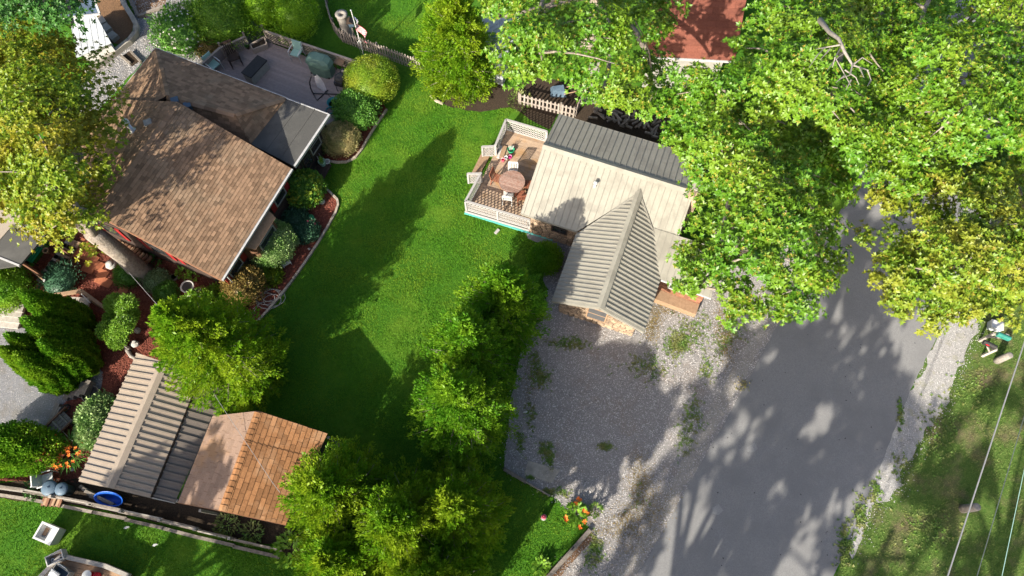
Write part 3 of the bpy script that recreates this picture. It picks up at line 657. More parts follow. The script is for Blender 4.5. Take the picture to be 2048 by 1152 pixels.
# front gable geometry
gl, gr, ga = P(1104,600,2.25), P(1287,667,2.25), P(1199,617,3.25)
gm = (gl+gr)/2; gdir = (gl-gr); gdir.z = 0; gdir.normalize(); back = pn
slope = (zr-ze)/HSP
gz = 3.22; ga = P(1199,617,gz); gw = (gr-gl).dot(ax)/2
sL = (gl-O).dot(ax); sR = (gr-O).dot(ax); sM = (sL+sR)/2; tF = ((gl-O).dot(pn)+(gr-O).dot(pn))/2
tV = -(zr-gz)/slope            # where the gable ridge dies into the main slope
GL, GR, GA = cp(sL, tF, 2.25), cp(sR, tF, 2.25), cp(sM, tF, gz)
tE = -(zr-2.25)/slope
VL, VR, VM = cp(sL, tE, 2.25), cp(sR, tE, 2.25), cp(sM, tV, gz)
wall = MB().slab([cp(.35,-HSP+.35,ze-.08), cp(LC-.35,-HSP+.35,ze-.08), cp(LC-.35,HN-.35,ze-.08), cp(.35,HN-.35,ze-.08)], ze-.08); wall.slab([cp(.36,.5,zN-.03), cp(LC-.36,.5,zN-.03), cp(LC-.36,HN-.36,zN-.03), cp(.36,HN-.36,zN-.03)], zN-ze+.2)
for s_, d_ in ((.35,.1),(LC-.35,-.1)):
    wall.add([cp(s_,-HSP+.35,ze-.1), cp(s_,HN-.35,ze-.1), cp(s_,0,zr-.2), cp(s_+d_,-HSP+.35,ze-.1), cp(s_+d_,HN-.35,ze-.1), cp(s_+d_,0,zr-.2)], [(0,1,2),(5,4,3),(0,3,4,1),(1,4,5,2),(2,5,3,0)])
wall.build('wall', 'mortar', ct)
wg = MB(); fF = tF+.5; wg.slab([cp(sL+.3,fF,2.1), cp(sR-.3,fF,2.1), cp(sR-.3,tE+.5,2.1), cp(sL+.3,tE+.5,2.1)], 2.1)
kg = (gz-2.25)/gw; wg.add([cp(sL+.3,fF,2.09), cp(sR-.3,fF,2.09), cp(sM,fF,gz-.15), cp(sL+.3,fF+.1,2.09), cp(sR-.3,fF+.1,2.09), cp(sM,fF+.1,gz-.15)], [(0,1,2),(5,4,3),(0,3,4,1),(1,4,5,2),(2,5,3,0)])
wg = wg.build('gable_wall', 'mortar', ct)
stone_wall(wg, cp(sL+.3,fF,0), cp(sR-.3,fF,0), 3.0, top=lambda x: 2.05+kg*max(0, (gw-.3)-abs(x-(gw-.3))), out=-pn)
stone_wall(wg, cp(sL+.3,fF,0), cp(sL+.3,-HSP,0), 2.1, out=-ax)
stone_wall(ct.children[0], cp(.35,-HSP+.35,0), cp(sL+.3,-HSP+.35,0), 2.2, out=-pn)
wn = window(wg, cp(sM-.05,fF-.07,1.35), ax, .85, 1.2, -pn, 'tan_wood', 1, 'pane_grey')
window(ct, cp(sL-.85,-HSP+.28,1.5), ax, .7, .8, -pn, 'dark_brown')
for nm, pl, st, m_ in (('roof_sheet', [cp(0,0,zr), cp(LC,0,zr), cp(LC,-HSP,ze), cp(sR+.02,-HSP,ze), VM+pn*.05+Z1*.03, cp(sL,-HSP,ze), cp(0,-HSP,ze)], .275, 'cream_metal'), ('roof_sheet', [cp(0,0,zr), cp(LC+.0,0,zr), cp(LC,HN,zN), cp(0,HN,zN)], .275, 'cream_metal')):
    if len(pl) == 7: pl[4] = flat(pl[4], [pl[0], pl[1], pl[2]])
    n_ = normal([pl[0], pl[1], pl[2]]); pl = [flat(q, [pl[0], pl[1], pl[2]]) for q in pl]
    so_ = MB().slab(pl, .05, n_).build(nm, m_, ct)
    fr = Frame(pl[0], n_.cross(ax), n_); p2 = [fr.to2(q) for q in pl]
    for c, y in strips(p2, st, .03, .10):
        # a concave outline can leave two pieces: split them at the widest gap
        MB().slab([fr.to3(q, .028) for q in c], .03, fr.n).build('rib', 'cream_rib', so_)
for pl in ([VM, GA, GL, VL], [VM, VR, GR, GA]):
    pl = [q+Z1*.035 for q in pl]; n_ = normal(pl); pl = [flat(q, pl) for q in pl]
    so_ = MB().slab(pl, .045, n_).build('roof_sheet', 'cream_metal', ct); fr = Frame(pl[0], n_.cross(pn), n_); p2 = [fr.to2(q) for q in pl]
    for c, y in strips(p2, .20, .05, .05): MB().slab([fr.to3(q, .035) for q in c], .037, fr.n).build('rib', 'cream_rib', so_)
def ridge_cap(parent, a, b, wd, m, drop=.5):
    d = (b-a).normalized(); sd = d.cross(Z1).normalized()*wd; dz = Z1*(wd*drop)
    MB().add([a+Z1*.075, b+Z1*.075, b+sd-dz+Z1*.075, a+sd-dz+Z1*.075, b-sd-dz+Z1*.075, a-sd-dz+Z1*.075, a+Z1*.03, b+Z1*.03], [(0,1,2,3),(1,0,5,4),(3,2,7,6),(4,5,6,7),(0,3,6),(0,6,5),(1,7,2),(1,4,7)]).build('ridge_cap', m, parent)
ridge_cap(ct, cp(-.02,0,zr), cp(LC,0,zr), .17, 'cream_metal'); ridge_cap(ct, GA-pn*.02+Z1*.03, VM+pn*.25+Z1*.03, .17, 'cream_metal', kg)
for v in (VL, VR): MB().beam(v-pn*.1+Z1*.03, VM+Z1*.06, .09, .03).build('valley_flashing', 'cream_rib', ct)
for a_, b_ in ((cp(0,-HSP,ze), cp(0,0,zr)), (cp(0,HN,zN), cp(0,0,zr)), (GL, GA), (GR, GA), (GL, VL), (GR, VR), (cp(0,-HSP,ze), cp(sL,-HSP,ze)), (cp(0,HN,zN), cp(LC,HN,zN))):
    MB().beam(a_-Z1*.06, b_-Z1*.06, .035, .12).build('fascia', 'cream_rib', ct)
vp = P(1190,371,0); 
pv = [q for q in [P(1190,371, 2.3+k*.01) for k in range(140)] if (q-cp(0,0,zr)).dot(normal([cp(0,0,zr), cp(LC,0,zr), cp(LC,-HSP,ze)])) >= 0][0]
vt = MB().lathe(pv-Z1*.05, [(.11,0),(.055,.07),(.055,.3)], 10).build('roof_pipe', 'gutter_white', ct, True); MB().lathe(pv+Z1*.2, [(.09,0),(.09,.07),(.02,.09)], 10).build('pipe_cap', 'white_plastic', vt, True)
# porch roof running on to the east and its wall
pz = [P(1291,452,2.72), P(1440,500,2.72), P(1422,597,2.28), P(1322,560,2.28)]; pz[1] = flat(pz[1], [pz[0], pz[3], pz[2]])
pz = [q+Z1*.05 for q in pz]; n_ = normal(pz); so_ = MB().slab(pz, .05, n_).build('roof_sheet', 'cream_metal', ct); fr = Frame(pz[0], n_.cross(ax), n_)
for c, y in strips([fr.to2(q) for q in pz], .275, .03, .1): MB().slab([fr.to3(q, .028) for q in c], .03, fr.n).build('rib', 'cream_rib', so_)
a_, b_ = pz[3]-Z1*.12+pn*.45-ax*.02, pz[2]-Z1*.12+pn*.45-ax*.15
MB().beam(pz[3]-Z1*.05, pz[2]-Z1*.05, .08, .1).build('gutter', 'gutter_white', ct)
pw = MB().slab([Vector((q.x, q.y, 2.2)) for q in (a_, b_, b_+pn*1.8, a_+pn*1.8)], 2.2).build('porch_wall', 'brick', ct)
for i in range(9):
    for j in range(8):
        p0 = a_.lerp(b_, (i+(j % 2)*.5)/9.6); MB().box((p0.x+ax.x*.13-pn.x*.02, p0.y+ax.y*.13-pn.y*.02, .12+j*.26), (.22,.05,.23), math.atan2(ax.y, ax.x)).build('brick', 'brick', pw)
window(ct, a_.lerp(b_, .42)-Z1*.75-pn*.07, ax, .75, .8, -pn)
bx_ = MB(); bx_.beam(Vector((a_.x, a_.y, .22))-pn*.3, Vector((b_.x, b_.y, .22))-pn*.3, .5, .42).build('plank_bench', 'tan_wood', ct)
ch = P(1397,372,4.2); cb = MB(); cb.box((ch.x, ch.y, 2.1), (.42,.42,4.2), math.atan2(ax.y, ax.x)); cho = cb.build('chimney', 'mortar', ct)
for i in range(14):
    for fx, fy in ((0,-1),(-1,0),(1,0),(0,1)):
        for k in (-.13,.13):
            d_ = ax*fx+pn*fy; t_ = Vector((-d_.y, d_.x, 0)); c_ = Vector((ch.x, ch.y, .18+i*.285))+d_*.225+t_*(k*.8+random.uniform(-.02,.02)); MB().box(c_, (.05,.19,.25), math.atan2(d_.y, d_.x)).build('stone', 'field_stone', cho)
MB().box((ch.x, ch.y, 4.24), (.52,.52,.07), math.atan2(ax.y, ax.x)).build('chimney_cap', 'concrete', cho)
# ---------------------------------------------------------------- carport, orange shed and other small buildings
def gable_posts(parent, pts, m, top):
    for p in pts: MB().beam(Vector((p.x, p.y, -.05)), Vector((p.x, p.y, top)), .11, .11, (1,0,0)).build('post', m, parent)
cz = 2.15; A1, A2 = P(274,706,cz), P(157,962,cz); B1, B2 = P(327,724,2.75), P(218,975,2.75); C1, C2 = P(402,748,cz+.05), P(300,995,cz+.05); D1, D2 = P(455,775,1.75), P(349,1006,1.75)
cpt = thing('carport', Vector(((A1+C2)/2).to_tuple()[:2]+(0,)), 'open carport with tan ribbed metal gable roof and a darker lean-to sheet', 'carport')
for pl, m_, st, rm in (([B1, B2, A2, A1], 'tan_metal', .255, 'tan_metal'), ([B1, C1, C2, B2], 'tan_metal', .255, 'tan_metal'), ([C1-Z1*.06, D1, D2, C2-Z1*.06], 'dark_tan_metal', .30, 'dark_tan_metal')):
    pl = [flat(q, pl) for q in pl]; n_ = normal(pl); so_ = MB().slab(pl, .04, n_).build('roof_sheet', m_, cpt); dn = pl[1]-pl[0] if m_ != 'x' else 0
    e_ = (B2-B1).normalized(); fr = Frame(pl[0], n_.cross(e_), n_)
    for c, y in strips([fr.to2(q) for q in pl], st, .07, .08): MB().slab([fr.to3(q, .045) for q in c], .047, fr.n).build('rib', rm, so_)
ridge_cap(cpt, B2-Z1*.02, B1-Z1*.02, .2, 'tan_metal', .4)
gable_posts(cpt, [A1.lerp(A2,.03).lerp(C1,.06), A2.lerp(A1,.03).lerp(C2,.06), C2.lerp(C1,.02), C1.lerp(C2,.02), D2.lerp(D1,.02), D1.lerp(D2,.02)], 'pale_wood', 1.72)
for a_, b_ in ((A1,A2),(C1,C2)): MB().beam(a_.lerp(b_,.01)-Z1*.1, b_.lerp(a_,.01)-Z1*.1, .06, .14).build('beam', 'dark_brown', cpt)
MB().beam(A2-Z1*.09, B2-Z1*.09, .04, .1).build('fascia', 'grey_wood', cpt); MB().beam(B2-Z1*.09, C2-Z1*.09, .04, .1).build('fascia', 'grey_wood', cpt); MB().beam(C2-Z1*.12, D2-Z1*.06, .04, .1).build('fascia', 'pale_wood', cpt)
oz = 2.2; a1, a2 = P(426,832,oz), P(356,1005,oz); b1, b2 = P(516,822,2.95), P(443,1022,2.95); c1, c2 = P(653,866,oz), P(571,1050,oz)
osd = thing('orange_shed', Vector(((a1+c2)/2).to_tuple()[:2]+(0,)), 'shed with orange-brown shingle gable roof, one slope faded pinkish', 'shed')
sl1 = [b1, a1, a2, b2]; sl1 = [flat(q, [b1, a1, b2]) for q in sl1]; sl2 = [b1, b2, c2, c1]; sl2 = [flat(q, [b1, b2, c2]) for q in sl2]
e_ = b2-b1
ro = slab_obj('roof', sl2, .07, 'brown_wood', osd); shingles(ro, sl2, e_, .20, .42, 'orange_shingle', .02, joined=False)
ro1 = slab_obj('roof', sl1, .07, 'brown_wood', osd); shingles(ro1, sl1, e_, .20, .42, 'faded_shingle', .014, joined=True)
caps(ro, b2, b1, .13, .22, 'orange_shingle', .03)
fpo = inset([Vector((p.x, p.y, oz-.05)) for p in (sl1[1], sl2[3], sl2[2], sl1[2])], .22); MB().slab(fpo, oz-.05).build('wall', 'grey_wood', osd)
MB().beam(sl1[1]-Z1*.04, sl1[2]-Z1*.04, .09, .09).build('gutter', 'black_plastic', osd)
for a_, b_ in ((sl1[2], b2), (b2, sl2[2]), (sl1[1], b1), (b1, sl2[3])): MB().beam(a_-Z1*.09, b_-Z1*.09, .04, .12).build('rake_board', 'brown_wood', osd)
for q in (sl1[2].lerp(sl2[2], .18), sl2[3]): MB().beam(Vector((q.x, q.y-.12, -.05)), Vector((q.x, q.y-.12, 1.9)), .1, .1, (1,0,0)).build('post', 'pale_wood', osd)
# white metal garden shed
wz = 2.1; sA = [P(962,18,wz), P(1044,38,wz), P(1008,122,wz), P(975,112,wz-.0)]; base_c = sum(sA, Vector())/4
wsd = thing('garden_shed', Vector((base_c.x, base_c.y, 0)), 'small white metal garden shed with pale blue-white roof under the oak', 'shed')
m0, m1 = sA[0].lerp(sA[1], .5)+Z1*.35, sA[3].lerp(sA[2], .5)+Z1*.35
for pl in ([m0, m1, sA[3], sA[0]], [m0, sA[1], sA[2], m1]):
    pl = [flat(q, pl) for q in pl]; ro = slab_obj('roof_sheet', pl, .03, 'white_metal', wsd); ribs(ro, pl, normal(pl).cross(m1-m0), .32, .03, .02, 'white_metal')
fpw = inset([Vector((p.x, p.y, wz-.02)) for p in sA], .12); wl_ = MB().slab(fpw, wz-.02).build('wall', 'white_metal', wsd)
for t_ in (.15,.3,.45,.6,.75,.9): q = fpw[1].lerp(fpw[2], t_); MB().beam(Vector((q.x,q.y,.02)), Vector((q.x,q.y,wz-.05)), .05, .04, (1,0,0)).build('wall_rib', 'white_metal', wl_)
q = sA[3].lerp(sA[2],.45)+Z1*.30+(m0-m1).normalized()*.9
wv = thing('weather_vane', q-Z1*.1, 'small blue weather vane on the white shed roof', 'weather vane'); MB().tube([q-Z1*.12, q+Z1*.4], .015, 6).build('rod', 'black_metal', wv); MB().add([q+Vector((-.22,0,.2)), q+Vector((.25,.02,.22)), q+Vector((.0,.03,.48)), q+Vector((-.22,.02,.2)), q+Vector((.25,.04,.22)), q+Vector((.0,.05,.48))], [(0,1,2),(5,4,3),(0,3,4,1),(1,4,5,2),(2,5,3,0)]).build('vane', 'blue_plastic', wv)
# red-roofed neighbour under the oaks
rz_ = 3.0; rr = [P(1290,20,rz_), P(1375,-60,4.4), P(1480,-60,4.4), P(1475,70,rz_), P(1300,112,rz_)]
rh = thing('red_roof_house', P(1390,0,0), 'house with brick-red shingle roof showing through the oak crowns', 'house')
pl = [P(1285,112,2.8), P(1470,122,2.8), P(1500,-40,4.6), P(1330,-48,4.6)]; pl = [flat(q, pl) for q in pl]; ro = slab_obj('roof', pl, .1, 'red_shingle', rh); shingles(ro, pl, pl[1]-pl[0], .3, .6, 'red_shingle', .02)
pl2 = [pl[3], pl[2], pl[2]+(pl[2]-pl[1])*Vector((1,1,-1)).length*0+Vector((.5,5,-1.8)), pl[3]+Vector((.5,5,-1.8))]; slab_obj('roof', pl2, .1, 'red_shingle', rh)
MB().slab(inset([Vector((q.x,q.y,2.7)) for q in (pl[0], pl[1], pl2[2], pl2[3])], .4), 2.7).build('wall', 'grey_box', rh)
MB().beam(pl[0]-Z1*.05, pl[1]-Z1*.05, .1, .12).build('gutter', 'gutter_white', rh)
# porch with grey felt roof at the left edge
pz_ = 2.3; pf = [P(-60,420,pz_+.1), P(48,425,pz_), P(92,468,pz_), P(40,531,pz_), P(-60,500,pz_)]
gp = thing('felt_roof_porch', P(40,520,0), 'low porch with grey felt roof beside the brick patio', 'porch')
slab_obj('roof', [P(-60,545,pz_)]+[P(-40,500,pz_), P(48,428,pz_), P(92,468,pz_), P(40,530,pz_)], .10, 'roof_felt', gp)
MB().slab([q+Z1*.03 for q in [P(-60,410,pz_), P(46,428,pz_), P(-6,487,pz_), P(-60,500,pz_)]], .03).build('roof', 'tan_felt', gp)
MB().beam(P(30,446,pz_+.02), P(82,482,pz_+.02), .16, .02).build('flashing', 'concrete', gp)
MB().beam(P(-10,512,pz_-.03), P(40,532,pz_-.03), .08, .12).build('fascia', 'gutter_white', gp)
for px, py in ((86,470),(42,524),(2,508)): q = P(px,py,pz_-.1); MB().beam(Vector((q.x,q.y,-.02)), q, .1, .1, (1,0,0)).build('post', 'brown_wood', gp)
MB().slab([P(-70,470,2.1), P(20,455,2.1), P(-10,495,2.1), P(-70,510,2.1)], 2.1).build('wall', 'dark_siding', gp)
# white annex with blue shingles at the top left
an = thing('white_annex', P(180,70,0), 'annex with white ribbed metal roof and blue shingles on its upper end', 'shed')
wz = 1.25; pl = [P(140,36,wz+.35), P(192,30,wz+.35), P(222,86,wz), P(160,118,wz), P(110,80,wz)]; pl = [pl[0], pl[1], pl[2], P(150,112,wz)]; pl = [flat(q, pl) for q in pl]
ro = slab_obj('roof_sheet', pl, .05, 'white_metal', an); ribs(ro, pl, pl[3]-pl[0], .3, .03, .015, 'white_metal')
pl = [P(120,34,wz+.5), P(199,26,wz+.5), P(180,-25,wz+1.3), P(110,-20,wz+1.3)]; pl = [flat(q, pl) for q in pl]; ro = slab_obj('roof', pl, .08, 'blue_shingle', an); shingles(ro, pl, pl[1]-pl[0], .2, .36, 'blue_shingle', .02)
MB().beam(pl[1], pl[2], .09, .1).build('fascia', 'gutter_white', an); MB().beam(pl[0]-Z1*.05, pl[1]-Z1*.05, .12, .1).build('gutter', 'gutter_white', an)
MB().slab([P(145,40,1.15), P(190,36,1.15), P(214,80,1.15), P(155,98,1.15)], 1.15).build('wall', 'window_white', an)
# curved concrete kerb wall
kw = thing('kerb_wall', P(270,60,0), 'curved concrete retaining kerb round the bare dirt island', 'wall')
kp = [(236,-30),(246,5),(262,30),(271,47),(270,62),(258,78),(232,98),(205,118),(170,142)]
mb = MB(); kv = Q(kp, .3); 
for i in range(len(kv)-1): MB().beam(kv[i]-Z1*.16, kv[i+1]-Z1*.16+(kv[i+1]-kv[i]).normalized()*.02, .24, .34).build('kerb_block', 'concrete', kw)
tb2 = thing('timber_kerb', P(265,10,0), 'grey timber laid along the dirt strip by the kerb', 'timber'); MB().beam(P(250,-20,.08), P(278,33,.08), .16, .18).build('timber', 'grey_wood', tb2); MB().beam(P(278,33,.085), P(330,12,.085), .14, .17).build('timber', 'grey_wood', tb2)
for i, (x, y, w_) in enumerate(((204,44,'upper'),(214,58,'middle'),(227,74,'lowest'))):
    st = MB(); q = P(x,y,.1); st.box(q, (.5,.42,.3), -.9+i*.1); tag(st.build('step_stone', 'concrete'), 'tan step stone beside the white annex, %s of three' % w_, 'stone', 'step stones by the annex')
tc_ = thing('timber_channel', P(265,115,0), 'timber-edged drain channel between the kerb and the brown hipped roof', 'drain')
MB().beam(P(243,113,.08), P(262,128,.08), .1, .2).build('timber', 'grey_wood', tc_); MB().beam(P(262,104,.08), P(283,125,.08), .1, .2).build('timber', 'grey_wood', tc_); MB().beam(P(252,108,.02), P(272,127,.02), .5, .06).build('channel_bed', 'dark_soil', tc_)
# ---------------------------------------------------------------- pinkish deck behind the brown house
dz = .4; rl = dz+.78
dk = thing('pink_deck', P(580,150,0), 'pinkish composite deck with tan lattice railing behind the brown house', 'deck')
dpoly = Q([(402,146),(442,114),(497,96),(537,84),(730,158),(712,205),(662,250),(560,235),(420,170)], dz); ndir = dpoly[4]-dpoly[3]
boards(dk, dpoly, ndir, .145, .138, .03, 'deck_board'); MB().slab([q-Z1*.034 for q in dpoly], dz-.034).build('deck_base', 'dark_brown', dk)
for a_, b_ in (((530,100),(545,72)),): pass
MB().beam(P(545,83,dz+.004), P(512,133,dz+.004), .09, .012).build('border_board', 'deck_board', dk); MB().beam(P(622,146,dz+.004), P(588,196,dz+.004), .012, .01).build('board_joint', 'grey_box', dk)
def down(p, z): return Vector((p.x, p.y, z))
lattice(dk, down(P(528,61,rl),0), down(P(722,126,rl),0), .75, 'lattice_tan', dz, .10, .035)
lattice(dk, down(P(441,95,rl),0), down(P(489,73,rl),0), .75, 'lattice_tan', dz, .10, .035)
sp = MB(); a_, b_ = down(P(404,127,rl),dz), down(P(440,95,rl),dz); sp.slab([a_, b_, b_+Z1*.75, a_+Z1*.75], .05, (b_-a_).cross(Z1).normalized()); spo = sp.build('side_panel', 'deck_board', dk); MB().beam(a_+Z1*.77, b_+Z1*.77, .12, .05).build('rail', 'lattice_tan', spo)
for px, py in ((443,97),(491,76),(528,62)): q = P(px,py,dz+.45); MB().box((q.x,q.y,dz+.42), (.10,.10,.9), .3).build('post', 'lattice_tan', dk)
pbx = [down(P(500,88,dz+.35),dz), down(P(528,73,dz+.35),dz), down(P(533,87,dz+.35),dz), down(P(505,98,dz+.35),dz)]
pb = thing('planter_box', pbx[0], 'tan wooden planter box with dark soil at the deck corner', 'planter')
for i in range(4): MB().beam(pbx[i]+Z1*.17, pbx[(i+1) % 4]+Z1*.17, .06, .34).build('planter_side', 'lattice_tan', pb)
MB().slab([q+Z1*.26 for q in pbx], .25).build('soil', 'dark_soil', pb)
for nm_, px, py, lb in (('potted_plant',540,80,'small dark potted plant at the lattice rail of the pink deck'),('potted_plant',497,97,'little potted plant beside the tan planter box')):
    q = P(px,py,dz); t = thing(nm_, q, lb, 'plant'); MB().lathe(q, [(.07,0),(.10,.18),(.09,.18)], 10).build('pot', 'dark_brown', t); c_, a_, n_ = whorls(np.tile(np.array(q+Z1*.2), (6,1))+RNG.normal(0,.03,(6,3)), np.tile([0,0,1.],(6,1)), 6); leaves('foliage', c_, a_, n_, .12, .05, 'dark_leaf', t)
# storage box
def oriented(px, py, z, a): return P(px, py, z), a
q = P(516,148,dz); ang = math.atan2(*(P(540,125,dz)-P(500,168,dz)).to_tuple()[1::-1])
bx = thing('storage_box', q, 'grey deck storage box with black lid beside the hipped roof', 'box'); MB().box(q+Z1*.27, (1.25,.58,.54), ang).build('box_body', 'grey_box', bx); MB().box(q+Z1*.57, (1.3,.63,.07), ang).build('lid', 'black_plastic', bx)
# armchairs
def armchair(name, loc, rz, seat, frame, label, group=None):
    t = thing(name, loc, label, 'chair', group, rz)
    MB().box((0,0,.42), (.48,.48,.05)).build('seat', seat, t, local=True)
    MB().box((0,.25,.70), (.50,.05,.52), rx=-.2).build('backrest', seat, t, local=True)
    for sx in (-1, 1):
        MB().tube([(sx*.29,-.26,0),(sx*.29,-.25,.62),(sx*.29,0,.66),(sx*.28,.28,.64)], .028, 6).build('armrest', frame, t, local=True)
        MB().tube([(sx*.27,.30,0),(sx*.27,.24,.42),(sx*.25,.34,.95)], .025, 6).build('leg', frame, t, local=True)
    return t
armchair('patio_chair', P(597,116,dz), -.35, 'mint_plastic', 'white_plastic', 'mint patio armchair with white frame beside the covered grill')
armchair('patio_chair', P(433,140,dz), .9, 'mint_plastic', 'white_plastic', 'mint patio armchair tucked against the roof eave and side panel')
rc = thing('rocking_chair', P(472,124,dz), 'dark brown wooden rocking chair at the west lattice of the pink deck', 'chair', None, .45)
MB().box((0,0,.40), (.5,.5,.05)).build('seat', 'dark_brown', rc, local=True)
for i in range(5): MB().beam((-.2+i*.1,.24,.42), (-.2+i*.1,.40,1.1), .05, .02).build('back_slat', 'dark_brown', rc, local=True)
MB().beam((-.26,.40,1.08),(.26,.40,1.08), .05, .12).build('headrest', 'dark_brown', rc, local=True)
for sx in (-1, 1):
    MB().tube([(sx*.27,-.5,.12),(sx*.27,-.25,.03),(sx*.27,.1,.02),(sx*.27,.45,.09),(sx*.27,.6,.16)], .022, 5).build('rocker', 'dark_brown', rc, local=True)
    for yy in (-.24,.24): MB().beam((sx*.27,yy,.02),(sx*.27,yy,.64), .05, .05, (1,0,0)).build('leg', 'dark_brown', rc, local=True)
    MB().beam((sx*.28,-.32,.65),(sx*.28,.28,.65), .08, .03).build('armrest', 'dark_brown', rc, local=True)
# covered grill
q = P(646,143,dz); gt = thing('covered_grill', q, 'barbecue grill under a fitted dark green cover', 'grill', None, -.35)
mb = MB(); lv = [(.62,.36,0),(.62,.36,.55),(.68,.40,.72),(.60,.36,.98),(.34,.22,1.14)]; vs = []
for hx, hy, z in lv: vs += [(x_*hx, y_*hy, z) for x_, y_ in ((-1,-.6),(-.6,-1),(.6,-1),(1,-.6),(1,.6),(.6,1),(-.6,1),(-1,.6))]
mb.add(vs, [(i*8+j, i*8+(j+1)%8, (i+1)*8+(j+1)%8, (i+1)*8+j) for i in range(4) for j in range(8)]+[tuple(range(32,40))]); mb.build('cover', 'green_cover', gt, local=True)
MB().tube([(-.25,-.3,1.02),(-.22,-.36,1.08),(.22,-.36,1.08),(.25,-.3,1.02)], .02, 5).build('handle_ridge', 'green_cover', gt, local=True)
for x_, y_ in ((-.5,-.3),(.5,-.3),(.5,.3),(-.5,.3)): MB().lathe((x_,y_,0), [(.05,0),(.05,.06)], 8).build('caster', 'black_plastic', gt, local=True)
# small wood table by the grill
q = P(683,136,dz); st = thing('side_table', q, 'low wooden side table between the covered grill and lattice rail', 'table', None, -.4)
MB().box((0,0,.50), (.5,.42,.04)).build('table_top', 'tan_wood', st, local=True)
for x_, y_ in ((-.2,-.16),(.2,-.16),(.2,.16),(-.2,.16)): MB().beam((x_,y_,0),(x_,y_,.49), .04, .04, (1,0,0)).build('leg', 'brown_wood', st, local=True)
# black cart
q = P(686,176,dz); st = thing('black_grill', q, 'black charcoal grill cart with side shelf in front of the round lime bush', 'grill', None, 1.3)
MB().box((0,0,.62), (.62,.42,.28)).build('firebox', 'black_metal', st, local=True); MB().lathe((0,0,.76), [(.28,0),(.25,.1),(.12,.16)], 12).build('lid', 'black_plastic', st, local=True)
MB().box((.5,0,.68), (.34,.36,.03)).build('side_shelf', 'black_plastic', st, local=True); MB().box((.5,0,.71), (.12,.2,.03)).build('tool_tray', 'straw_leaf' if False else 'lattice_tan', st, local=True)
for x_, y_ in ((-.27,-.18),(.27,-.18),(.27,.18),(-.27,.18)): MB().tube([(x_,y_,0),(x_,y_,.6)], .018, 5).build('leg', 'black_metal', st, local=True)
# hammock chair: black curved stand and white fabric
q = P(655,190,dz); hm = thing('hammock_chair', q, 'white fabric hammock chair hung on a curved black stand', 'hammock')
b0, b1_, tp = P(630,195,dz+.03), P(697,189,dz+.03), P(623,152,dz+1.9)
arc = [P(626,187,dz+.03), P(621,176,dz+.6), P(619,164,dz+1.2), P(623,152,dz+1.8), P(632,150,dz+1.85)]
MB().tube(arc, .035, 7).build('stand_pole', 'black_metal', hm, True); MB().tube([P(626,187,dz+.03), P(697,189,dz+.03)], .03, 6).build('base_bar', 'black_metal', hm); MB().tube([P(626,187,dz+.03), P(634,201,dz+.03), P(656,180,dz+.03)], .03, 6).build('base_bar', 'black_metal', hm)
fv = []; spine = [(632,151,dz+1.75),(636,160,dz+1.3),(642,172,dz+.8),(650,182,dz+.45)]; wds = [.04,.12,.16,.08]
for (x, y, z), w_ in zip(spine, wds):
    c_ = P(x,y,z)
    for j in range(5): fv.append(c_+Vector((.8,.5,0)).normalized()*w_*(j-2)/2*1.2+Z1*(.10*((j-2)/2)**2))
mb = MB(); mb.add(fv+[p-Z1*.03 for p in fv], [(i*5+j, i*5+j+1, (i+1)*5+j+1, (i+1)*5+j) for i in range(3) for j in range(4)]+[(20+i*5+j, 20+(i+1)*5+j, 20+(i+1)*5+j+1, 20+i*5+j+1) for i in range(3) for j in range(4)]); mb.build('fabric_seat', 'white_cloth', hm, True)
MB().tube([P(650,182,dz+.45), P(662,195,dz+.1), P(668,203,dz+.03)], .015, 5).build('cord', 'black_metal', hm)
q = P(670,215,dz); t = thing('teal_tub', q, 'round teal plastic tub at the deck corner by the green bush', 'tub'); MB().lathe(q, [(.24,0),(.30,.45),(.32,.45),(.27,.43),(.22,.05)], 16).build('tub_body', 'teal_plastic', t, True); MB().lathe(q, [(.23,.30),(.01,.30)], 14).build('tub_water', 'teal_plastic', t)
q = P(664,232,0); t = thing('teal_bucket', q, 'teal bucket standing below the deck beside the felt roof corner', 'bucket'); MB().lathe(q, [(.17,0),(.21,.5),(.2,.5),(.15,.1)], 14).build('bucket_body', 'teal_plastic', t, True); MB().tube([q+Vector((-.2,0,.5)), q+Vector((0,-.1,.55)), q+Vector((.2,0,.5))], .01, 5).build('bail', 'steel', t)
# wooden landing by the side door, white planter
ld = thing('side_landing', P(625,345,0), 'dark wooden landing outside the side door of the brown house', 'step')
boards(ld, Q([(603,330),(640,318),(663,330),(640,372),(622,360)], .25), P(663,330)-P(640,372), .15, .14, .03, 'dark_siding', 'landing_board'); MB().slab(Q([(606,332),(639,321),(658,332),(638,366),(622,356)], .215), .215).build('landing_base', 'dark_brown', ld)
q = P(640,318,.25); t = thing('long_planter', q, 'narrow white trough planter with greens on the side landing', 'planter'); a_, b_ = P(626,293,.55), P(643,322,.55); MB().beam(a_-Z1*.15, b_-Z1*.15, .17, .3).build('trough', 'window_white', t); MB().beam(a_.lerp(b_,.03)+Z1*.005, b_.lerp(a_,.03)+Z1*.005, .12, .02).build('soil', 'dark_soil', t); MB().lathe(b_-Z1*.3, [(.14,0),(.19,.3),(.15,.3)], 12).build('pot', 'mint_plastic', t); c_, a2_, n_ = whorls(np.tile(np.array(b_), (8,1))+RNG.normal(0,.06,(8,3)), np.tile([0,0,1.],(8,1)), 6); leaves('foliage', c_, a2_, n_, .14, .05, 'bright_leaf', t)
